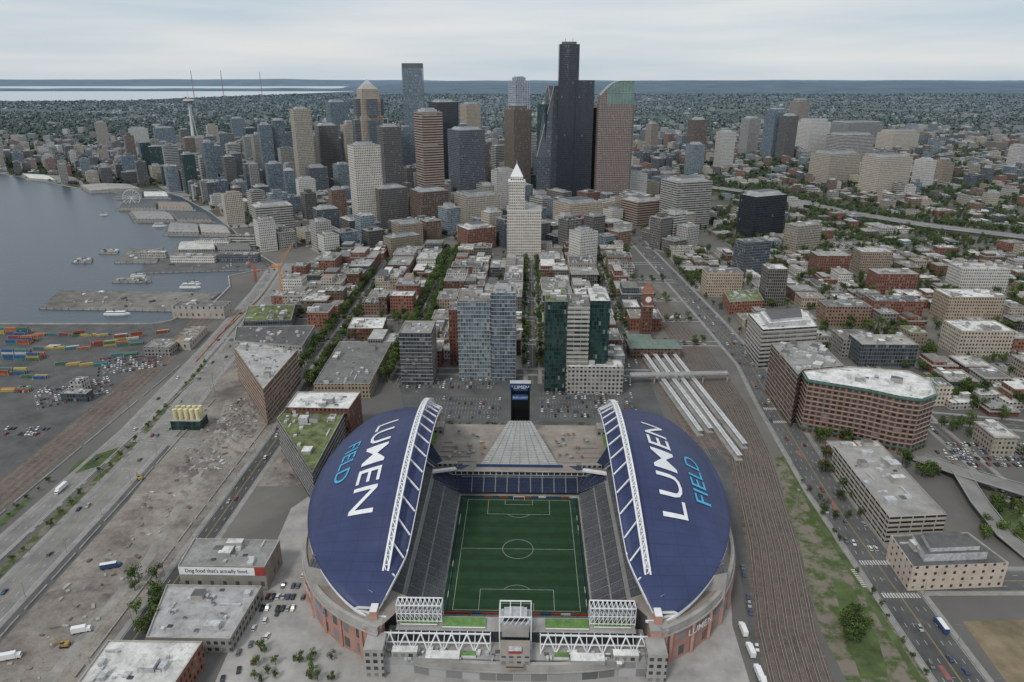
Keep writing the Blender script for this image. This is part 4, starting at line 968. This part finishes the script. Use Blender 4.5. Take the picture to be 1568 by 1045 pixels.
def trow(pts,st,s=1.0,skip=.15,j=1.0):
    for p in resample(pts,st):
        if R.random()>skip: tr_at(p.x+R.uniform(-j,j),p.y+R.uniform(-j,j),s)
def tpx(x0,y0,x1,y1,n_,s=1.0,con=.1,chk=True):
    for i in range(n_):
        p=G(R.uniform(x0,x1),R.uniform(y0,y1))
        if chk and blocked(p.x,p.y,2): continue
        tr_at(p.x,p.y,s,c=R.random()<con)
trow(RP([(-297,260),(-304,480),(-318,640)]),12,.55); trow(RP([(-333,220),(-334,420)]),10,.5); 
for s in(-219,-199): trow(RP([(s,590),(s-3,1000)]),7,1.3,.08)
for s in(-130,-112): trow(RP([(s,600),(s,1130)]),7,1.5,.06)
for s in(-2,14): trow(RP([(s,640),(s,1100)]),10,1.1,.25)
for s in(98,112): trow(RP([(s,740),(s,1100)]),11,1.1,.3)
for t in TT:
    for dt in(-7,7): trow(RP([(-300,t+dt),(190,t+dt)]),14,1.0,.4)
tpx(655,392,722,430,55,1.4,0,False); tpx(785,495,812,525,12,1,0,False); tpx(912,345,962,392,60,1.5,0,False); tpx(480,540,520,590,10,1.1,0)
trow([S(-56,150),S(-14,150)],6,.75,.1); trow([S(20,150),S(62,150)],6,.75,.1); trow([S(20,144),S(62,144)],6,.5,.2)
trow(RP([(188,200),(190,300),(194,440)]),9,.45,.35); tpx(1285,940,1335,985,9,1.1,0,False); tpx(1255,690,1320,800,22,.8,0,False); tpx(205,885,250,975,12,.9,0,False); tpx(385,990,430,1045,8,.6,.1,False); tpx(455,1005,510,1045,8,.6,.1,False); tpx(1500,770,1568,830,18,.9,.1,False) 
for rw in((1450,600,1568,660),(1440,655,1568,700)): trow([G(*rw[:2]),G(*rw[2:])],9,1.0)
trow(RP([(233,560),(238,700),(232,850),(222,1000)]),13,1.0,.35)
fpp=resample([Vector((p.x,p.y,0)) for p in fp],13)
for k in range(6):
    for p in fpp:
        for sg in(-1,1):
            if R.random()<.8: x=p.x+R.uniform(-8,8); y=p.y+sg*((40 if sg>0 else 62)+k*11)+R.uniform(-6,6); tr_at(x,y,1.4 if sg>0 else 1.1,c=R.random()<.15)
for k in range(1,5):
    keep([(fp[k-1].x,fp[k-1].y-110),(fp[k].x,fp[k].y-110),(fp[k].x,fp[k].y+100),(fp[k-1].x,fp[k-1].y+100)],0)
b=MB(); bb=[S(-58,147),S(-12,147),S(18,147),S(66,147)]
for a,c in((bb[0],bb[1]),(bb[2],bb[3])): b.beam(a+Vector((0,0,.6)),c+Vector((0,0,.6)),8,GRASS,1.2)
b.obj('hedge')
# ---------------- procedural city
STY_low=['brick','brick','brick2','brick2','tan','beige','conc','brick','white','glassd','darkgrid']; STY_mid=['beige','tan','conc','glassb','brick2','white','bandw','glassd','glassl','brick','darkgrid']; STY_hi=['glassb','glassd','bandw','beige','conc','glassl','darkgrid','brownv','glassg','glassb']
NB=[0]
def vis(x,y): 
    a,c=proj(x,y,10); return -40<a<1610 and 120<c<1100
b_walk=MB()
NMS={'brick':'brick_building','brick2':'brick_building','white':'white_building','conc':'concrete_building'}
def lowb(X,Y,w2,e2,yaw,h,stl,z):
    c,s=math.cos(yaw),math.sin(yaw)
    P=rect(0,0,w2,e2,yaw); bq=MB()
    if h<30 and R.random()<.3:
        bmass(bq,P,-3,h*.75,FM[stl],RF,Y<1300,True); bq.prism(rect(-w2*.2*c,-w2*.2*s,w2*.55,e2*.96,yaw),h*.75-.95,h,FM[stl],RF)
    else:
        bmass(bq,P,-3,h,FM[stl],RG if R.random()<.035 else RF,Y<1300 and R.random()<.6,True)
        if h>26: bq.prism(rect(0,0,w2*.5,e2*.5,yaw),h-.95,h+R.choice([3,4,6]),R.choice([HV,FM[stl]]),RD)
    bq.obj(NMS.get(stl,'office_building' if h<40 else 'highrise_tower'),(X,Y,z)); NB[0]+=1
cols=[(-322,-223),(-198,-166),(-164,-134),(-108,-55),(-53,-5),(17,56),(58,96),(115,152),(180,200)]
tr_=[(638,703)]+[(a+8,b_-8) for a,b_ in zip((710,)+TT[1:],TT[1:]+(1130,))]
for (s0,s1) in cols:
    for (t0,t1) in tr_:
        c0=PL((s0+s1)/2,(t0+t1)/2)
        if not blocked(c0.x,c0.y,20): b_walk.prism([tuple(PL(s,t)[:2]) for s,t in((s0-1,t0-1),(s1+1,t0-1),(s1+1,t1+1),(s0-1,t1+1))],0,.15,SIDE,SIDE)
        t=t0+1
        nrow=R.choice([2,2,3])
        for r in range(nrow):
            e=(t1-t0-2)/nrow; s=s0+1
            while s<s1-8:
                w=min(R.uniform(17,34),s1-1-s)
                if s1-1-s-w<9: w=s1-1-s
                p=PL(s+w/2,t+e/2)
                if not blocked(p.x,p.y,min(w,e)*.42) and not inbay(p.x,p.y):
                    if R.random()<.88: lowb(p.x,p.y,w-.15,e-.15,-PHI,R.uniform(10,27),R.choice(STY_low),0)
                    else:
                        for k in range(4): tr_at(p.x+R.uniform(-w/3,w/3),p.y+R.uniform(-e/3,e/3),1.1)
                s+=w
            t+=e
def city(yaw,ox,oy,bw,bd,st,zone,rg):
    c,s=math.cos(yaw),math.sin(yaw)
    for i in range(-rg,rg):
        for j in range(-rg,rg):
            lx=i*(bw+st);ly=j*(bd+st); x=ox+lx*c-ly*s;y=oy+lx*s+ly*c
            zz=zone(x,y)
            if not zz or not vis(x,y) or inbay(x,y): continue
            z=terr(x,y)
            if not blocked(x,y,bw*.45) and z<1: b_walk.prism(rect(x,y,bw+4,bd+4,yaw),0,.15,SIDE,SIDE)
            hmin,hmax,sty,dens,split,tn=zz
            for k in range(tn):
                e=R.uniform(-.5,.5); lx=(bw/2+2)*R.choice([-1,1]) if k%2 else e*bw; ly=e*bd if k%2 else (bd/2+2)*R.choice([-1,1])
                X=x+lx*c-ly*s;Y=y+lx*s+ly*c
                if not blocked(X,Y,1): tr_at(X,Y,R.uniform(.8,1.5),c=R.random()<.08)
            nx=R.choice(split);ny=R.choice(split)
            for a in range(nx):
                for d in range(ny):
                    w=bw/nx;e=bd/ny; qx=(a+.5)*w-bw/2;qy=(d+.5)*e-bd/2; X=x+qx*c-qy*s;Y=y+qx*s+qy*c
                    if inbay(X,Y) or inbay(X-20,Y) or blocked(X,Y,max(w,e)*.40): continue
                    if R.random()>dens:
                        if R.random()<.6:
                            for k in range(5): tr_at(X+R.uniform(-w/2,w/2),Y+R.uniform(-e/2,e/2),1.2)
                        elif Y<1300: LOTS.append((X,Y,w,e,yaw))
                        continue
                    h=hmin+(hmax-hmin)*R.random()**2; w2=w*R.uniform(.75,.95);e2=e*R.uniform(.75,.95)
                    if h>45: w2=min(w2,34);e2=min(e2,34)
                    lowb(X,Y,w2,e2,yaw,h,R.choice(sty),terr(X,Y))
LOTS=[]
def zID(x,y):
    if 236<x<1300 and 430<y<1130: return (7,19,STY_low+['white','beige','conc'],.72,[2,3,3],14)
def zCBD(x,y):
    if 1120<y<1700 and -560<x<330: return (22,60,STY_mid,.95,[1,2,2],7)
    if 1700<=y<2500 and -1100<x<100: return (30,130,STY_hi,.93,[1,2],4)
    if 1700<=y<2500 and 100<=x<450: return (20,70,STY_mid,.9,[1,2],4)
    if 1500<y<2900 and -2000<x<=-560: return (12,55,STY_mid,.86,[2,2,3],8)
    if 2500<=y<3000 and -1400<x<700: return (15,70,STY_mid,.85,[1,2],5)
    if 1120<y<1500 and x<=-560: return (8,20,STY_low,.9,[2],4)
def zFH(x,y):
    if 330<=x<2400 and 1130<=y<1500: return (8,20,STY_mid,.42,[2,3],20)
    if 450<=x<2400 and 1500<=y<2900: return (9,32,STY_mid+['brick','beige','brick2'],.56,[2,3,3],17)
city(-PHI,268,465,62,62,17,zID,26)
city(.6,-60,1500,62,62,16,zCBD,36)
city(.12,700,1600,66,60,20,zFH,36)
b_walk.obj('sidewalks')
for i in range(16):
    p=G(R.uniform(1425,1568),R.uniform(585,650)); 
    if blocked(p.x,p.y,8): continue
    building('market_building',rect(p.x,p.y,R.uniform(14,26),R.uniform(10,16),.1),R.uniform(5,8),'conc',rm=R.choice([BLUEM,RF,RW]))
# ---------------- distant masses
n=N('distant_house_walls'); c=n.ramp(n.island(),[(0,(.26,.25,.24)),(.25,(.42,.41,.39)),(.4,(.18,.14,.12)),(.54,(.32,.29,.26)),(.70,(.14,.14,.15)),(.87,(.58,.58,.56)),(.93,(.22,.23,.26))],'CONSTANT'); DH=n.fin(c,.8,.2)
n=N('distant_foliage'); c=n.ramp(n.island(),[(0,(.022,.04,.018)),(1,(.065,.095,.04))]); DT=n.fin(c,.9,.1)
def farwater(x,y): return inpoly(x,y,FW)
b=MB(); bt=MB()
for i in range(11500):
    d=2300*math.exp(R.random()**.85*math.log(11000/2300)); x=R.uniform(-.82,.82)*d; y=d
    if inbay(x,y) or farwater(x,y) or blocked(x,y,5): continue
    if y<2900 and -1500<x<2400 and R.random()<.6: continue
    if noise.noise(Vector((x/700,y/900,4)))>.15: continue
    z=terr(x,y); k=1+d/11000; tall=R.random()<(.09 if d<5000 else .02)
    w=R.uniform(7,15)*k if not tall else R.uniform(18,40); h=R.uniform(5,9)*min(k,1.5) if not tall else R.uniform(12,38)
    yw=R.choice([0,.1,.6]); P=rect(x,y,w,w*R.uniform(.6,1.5),yw)
    if tall or R.random()<.4: b.prism(P,z-4,z+h,DH,DH)
    else:
        bb0=len(b.v); b.v+=[(*p,z-3) for p in P]+[(*p,z+h*.7) for p in P]; m1=((P[0][0]+P[3][0])/2,(P[0][1]+P[3][1])/2,z+h);m2=((P[1][0]+P[2][0])/2,(P[1][1]+P[2][1])/2,z+h); b.v+=[m1,m2]
        for f_ in((0,1,5,4),(1,2,6,5),(2,3,7,6),(3,0,4,7),(4,5,9,8),(6,7,8,9),(5,6,9),(7,4,8)): b.f.append(tuple(bb0+q for q in f_)); b.m.append(b.mi(DH)); b.u+=[(0,0)]*len(f_)
b.obj('distant_houses')
rt=random.Random(5)
for i in range(46000):
    d=1900*math.exp(rt.random()**.8*math.log(13500/1900)); x=rt.uniform(-.85,.85)*d; y=d
    if inbay(x,y) or farwater(x,y) or noise.noise(Vector((x/500,y/500,1)))<-.34: continue
    if y<2900 and x<450 and rt.random()<.75: continue
    z=terr(x,y); q=rt.uniform(4,8)*(1+d/4500)
    for k in range(7):
        p=Vector((x+rt.uniform(-q,q),y+rt.uniform(-q,q),z+rt.uniform(.15,1.0)*q*1.0)); u=Vector((rt.gauss(0,1),rt.gauss(0,1),rt.gauss(0,.7))).normalized()*q*.6; w=u.cross(Vector((rt.gauss(0,1),rt.gauss(0,1),rt.gauss(0,1)))).normalized()*q*.45
        bt.face([p+u,p+w,p-u,p-w],DT)
bt.obj('distant_trees')
# ---------------- cars
CC=[plain('car_paint_'+k,c,.3,.05,1,.5,haze=False) for k,c in dict(white=(.65,.65,.65),black=(.02,.02,.022),silver=(.34,.35,.36),grey=(.13,.135,.14),red=(.22,.03,.03),blue=(.04,.07,.16),white2=(.58,.58,.56)).items()]
TYRE=plain('tyre',(.02,.02,.02))
def car(m,suv=False):
    b=MB(); L=4.7;W=1.85;h=1.7 if suv else 1.45
    pr=[(-L/2,.35),(-L/2,.85),(-L/2+.15,.95),(L/2-1.5 if not suv else L/2-1.3,1.0),(L/2-.1,.8),(L/2,.35)]
    for a,c in zip(pr[:-1],pr[1:]): b.face([(a[0],-W/2,a[1]),(c[0],-W/2,c[1]),(c[0],W/2,c[1]),(a[0],W/2,a[1])][::-1],m)
    for sy in(-1,1): b.face([(p[0],sy*W/2,p[1]) for p in pr],m)
    x0,x1,x2,x3=(-L/2+.2 if suv else -L/2+.7),-L/2+(.5 if suv else 1.4),L/2-2.2,L/2-1.45; w=W/2-.18
    b.face([(x1,-w,h),(x2,-w,h),(x2,w,h),(x1,w,h)],m); b.face([(x0,-W/2+.05,.95),(x1,-w,h),(x1,w,h),(x0,W/2-.05,.95)],GLS); b.face([(x3,-W/2+.05,1),(x2,-w,h),(x2,w,h),(x3,W/2-.05,1)],GLS)
    for sy in(-1,1): b.face([(x0,sy*(W/2-.05),.95),(x3,sy*(W/2-.05),1),(x2,sy*w,h),(x1,sy*w,h)],GLS)
    for x in(-L/2+.85,L/2-.85):
        for sy in(-1,1):
            b.face([(x+.34*math.cos(6.283*i/8),sy*(W/2+.02),.34+.34*math.sin(6.283*i/8)) for i in range(8)],TYRE)
    return b.mesh('car')
CARS=[car(m,i%2==0) for i,m in enumerate(CC)]+[car(CC[0],True),car(CC[1]),car(CC[3],True),car(CC[2])]
def truck(L,m):
    b=MB(); b.box(-1,0,.8,L-2.4,2.5,2.9,0,m,WHITE); b.box(L/2-1.1,0,.5,2.1,2.3,2.0,0,m); b.box(L/2-.5,0,1.6,.9,2.2,.8,0,GLS)
    for x in(-L/2+1.5,0,L/2-1.3):
        for sy in(-1,1): b.face([(x+.5*math.cos(6.283*i/8),sy*1.27,.5+.5*math.sin(6.283*i/8)) for i in range(8)],TYRE)
    return b.mesh('truck')
TRK=[truck(9,WHITE),truck(11,CC[5]),truck(12,WHITE)]
NC=[0]
def putcar(x,y,yaw,z=.06): inst('parked_car',R.choice(CARS),(x,y,z),yaw+R.uniform(-.03,.03)+R.choice([0,math.pi])); NC[0]+=1
def cline(pts,off,st,skip,z=.06,trk=0.03):
    q=resample(pts,st)
    for a,c in zip(q[:-1],q[1:]):
        if R.random()<skip: continue
        d=(c-a).normalized(); nn=Vector((-d.y,d.x,0)); p=a+nn*off+d*R.uniform(-st*.25,st*.25) if st>7 else a+nn*off; yw=math.atan2(d.y,d.x)
        if R.random()<trk: inst('delivery_truck',R.choice(TRK),(p.x,p.y,z),yw+(math.pi if off>0 else 0))
        else: inst('car',R.choice(CARS),(p.x,p.y,z),yw+(math.pi if off>0 else 0)); NC[0]+=1
for off in(-9,-5,-1.8,2.2,6,9.5): cline(A4,off,30,.66)
for off in(-5,5): cline(A1[1:],off,6.2,.5)
for off in(-1.8,1.8): cline(A1,off,44,.5)
for off in(-6,-2,3,7): cline(AW,off,48,.6)
for off in(-3,2): cline(AW2,off,50,.5)
for s in SS:
    for off in(-4.2,4.2): cline(RP([(s,645),(s,1130)]),off,6.5,.45)
for t in TT[:-1]:
    for off in(-3.8,3.8): cline(RP([(-300,t),(195,t)]),off,6.5,.5)
cline(RP([(104,180),(112,240),(130,345)]),3,6,.35,trk=.1); cline(RP([(330,360),(332,530),(345,740)]),4,6.5,.3); cline(RP([(230,537),(330,540)]),3,14,.4)
for off in(-16,-9,8,15): cline([Vector((p.x,p.y,0)) for p in fp],off,38,.4,z=44.3)
def lot(P0,ux,uy,nr,nc,occ,pitch=2.75,rowp=9.0):
    ux=Vector(ux);uy=Vector(uy); m=MB()
    for r in range(nr):
        for c_ in range(nc):
            p=Vector(P0)+ux*c_*pitch+uy*r*rowp
            if R.random()<occ: putcar(p.x,p.y,math.atan2(uy.y,uy.x))
            a=p-ux*pitch/2; strip(m,[a-uy*2.4,a+uy*2.4],.12,PAINT,.045)
    m.obj('parking_bay_lines')
ex=Vector((math.cos(PHI),-math.sin(PHI),0));ey=Vector((math.sin(PHI),math.cos(PHI),0))
lot(S(-82,176),ex,ey,5,24,.22); lot(S(18,180),ex,ey,6,30,.42); lot(PL(-120,590),ex,ey,3,34,.5); lot(PL(16,600),ex,ey,2,30,.5)
lot(G(60,625),Vector((.8,.6,0)),Vector((-.6,.8,0)),5,22,.5); lot(G(150,575),Vector((.9,.44,0)),Vector((-.44,.9,0)),6,22,.65); lot(G(0,665),ex,ey,2,14,.5); lot(G(20,600),ex,ey,2,20,.4)
lot(G(1455,712),ex,ey,3,26,.7); lot(G(1460,690),ex,ey,2,34,.6); lot(PL(-140,300),ex,ey,4,8,.6)
for X,Y,w,e,yw in LOTS[:140]:
    c,s=math.cos(yw),math.sin(yw)
    for r in(-.3,.0,.3):
        for k in range(int(w/3.2)):
            if R.random()<.6: lx=-w/2+k*3.2+1.6;ly=r*e; putcar(X+lx*c-ly*s,Y+lx*s+ly*c,yw+math.pi/2,terr(X,Y)+.2)
for x,y,m in((125,968,0),(12,1010,2),(170,870,1)): p=G(x,y); inst('delivery_truck',TRK[m],p,.3)
for i in range(7): p=PL(110+(i*.3),205+i*14); inst('delivery_truck',R.choice(TRK[:1]),p,math.pi/2)
for i in range(14): p=PL(-141+R.uniform(-2,2)+(i%3)*5,236+i*5.5); inst('parked_car',R.choice(CARS),p,R.uniform(1.2,1.8))
def excav():
    b=MB(); 
    for sy in(-1,1): b.box(0,sy*1.1,0,3.6,.6,.9,0,TYRE)
    b.box(-.3,0,.9,3,2.4,1.3,0,YEL); b.box(.6,.6,2.2,1.2,1.0,1.1,0,GLS,YEL); b.beam((1,-.4,1.6),(3.6,-.4,4.2),.5,YEL); b.beam((3.6,-.4,4.2),(5.6,-.4,2.2),.4,YEL); b.box(5.6,-.4,.9,.9,1.2,1.1,0,STEEL); return b.mesh('excavator')
EX=excav()
for x,y in((215,735),(100,990)): inst('excavator',EX,G(x,y),R.uniform(0,6),1.1)
b=MB()
for i in range(420):
    s=R.gauss(-236,12);t=R.choice([R.uniform(200,680),R.uniform(440,560),R.uniform(440,560)]); p=PL(s,t); k=R.uniform(.4,1.8)
    b.box(p.x,p.y,0,k*R.uniform(.6,3),k,k*.5,R.uniform(0,3),R.choice([CONC,DIRT,DIRT,CONC,BALL,HV,TRIM]))
for i in range(110):
    s=R.gauss(-238,11);t=R.gauss(490,55); p=PL(s,t); b.cyl(p.x,p.y,0,R.uniform(.8,2.6),R.uniform(2,6),.7,DIRT,9)
for i in range(26):
    p=PL(R.uniform(-184,-135),R.uniform(425,515)); b.cyl(p.x,p.y,0,R.uniform(.8,2.4),R.uniform(2,5),.7,DIRT,9)
for s0,s1,t0,t1 in((-212,-212,200,560),(-262,-275,180,560),(-306,-312,200,600),(-340,-342,200,640)):
    q=resample([PL(s0,t0),PL(s1,t1)],4)
    for u,v in zip(q[:-1],q[1:]):
        if R.random()<.85: b.beam(u+Vector((0,0,.45)),u.lerp(v,.9)+Vector((0,0,.45)),.6,CONC,.9)
b.obj('construction_debris')
LG=plain('lamp_pole_grey',(.22,.22,.22),.6)
b=MB(); b.cyl(0,0,0,10,.16,.1,LG,6); b.beam((0,0,9.9),(2.6,0,10.3),.12,LG); b.box(2.8,0,10.15,.9,.35,.2,0,LG); LMP=b.mesh('street_lamp')
for pts,off,st in((A4,13,32),(A4,-13,32),(A1,8,34),(AW,11,36),(AW,-11,36)):
    rs=resample(pts,st)
    for a,c in zip(rs[:-1],rs[1:]):
        if a.y>900: break
        d=(c-a).normalized(); p=a+Vector((-d.y,d.x,0))*off; inst('street_lamp',LMP,p,math.atan2(d.y,d.x)+(-math.pi/2 if off>0 else math.pi/2))
b=MB(); b.cyl(0,0,0,24,.28,.15,LG,6); b.cyl(0,0,23.5,24.1,.9,.9,LG,10); HM=b.mesh('high_mast_light')
for x,y in((150,560),(60,620),(250,560),(200,640),(40,540),(330,610),(640,640),(950,640),(1215,800)): inst('high_mast_light',HM,G(x,y))
sheet('vacant_lot_ground',pxs([(1474,952),(1620,948),(1720,1080),(1566,1080)]),DRYG,.022); sheet('grass_area',pxs([(1275,885),(1300,895),(1345,980),(1360,1035),(1318,1040),(1292,960)]),GRASS,.045); sheet('grass_area',pxs([(1510,770),(1568,760),(1600,830),(1545,840)]),GRASS,.05)
sheet('grass_area',pxs([(120,705),(190,683),(180,705),(100,730)]),GRASS,.09)
# ---------------- world, sun, camera
w=bpy.data.worlds.new('World'); sc.world=w; w.use_nodes=True; nt=w.node_tree; bg=nt.nodes['Background']
sky=nt.nodes.new('ShaderNodeTexSky'); sky.sky_type='NISHITA'; sky.sun_disc=False; sky.sun_elevation=math.radians(48); sky.sun_rotation=math.radians(215)
tc=nt.nodes.new('ShaderNodeTexCoord'); mp=nt.nodes.new('ShaderNodeMapping'); mp.inputs['Scale'].default_value=(1,1,11); nt.links.new(tc.outputs['Generated'],mp.inputs[0])
nz=nt.nodes.new('ShaderNodeTexNoise'); nz.inputs['Scale'].default_value=2.1; nz.inputs['Detail'].default_value=7; nz.inputs['Roughness'].default_value=.48; nt.links.new(mp.outputs[0],nz.inputs[0])
cr=nt.nodes.new('ShaderNodeValToRGB'); cr.color_ramp.elements[0].position=.34; cr.color_ramp.elements[0].color=(5.6,6.5,7.3,1); cr.color_ramp.elements[1].position=.66; cr.color_ramp.elements[1].color=(8.0,8.1,8.2,1)
nt.links.new(nz.outputs[0],cr.inputs[0])
mx=nt.nodes.new('ShaderNodeMix'); mx.data_type='RGBA'; mx.inputs[0].default_value=.9; nt.links.new(sky.outputs[0],mx.inputs[6]); nt.links.new(cr.outputs[0],mx.inputs[7]); nt.links.new(mx.outputs[2],bg.inputs[0]); bg.inputs[1].default_value=.097
sl=bpy.data.lights.new('sun','SUN'); sl.energy=1.5; sl.angle=math.radians(11); sl.color=(1,.95,.88); so=bpy.data.objects.new('sun',sl); sc.collection.objects.link(so); so.rotation_euler=(math.radians(42),0,math.radians(-35))
cam=bpy.data.cameras.new('camera'); co=bpy.data.objects.new('camera',cam); sc.collection.objects.link(co); co.location=(0,0,HC); co.rotation_euler=(math.pi/2-TH,0,0); cam.sensor_width=36; cam.lens=F/1568*36; cam.clip_end=150000; cam.clip_start=1; sc.camera=co
sc.view_settings.view_transform='Standard'; sc.view_settings.look='None'; sc.view_settings.exposure=0
print('BUILDINGS',NB[0],'TREES',NTREE[0],'CARS',NC[0])
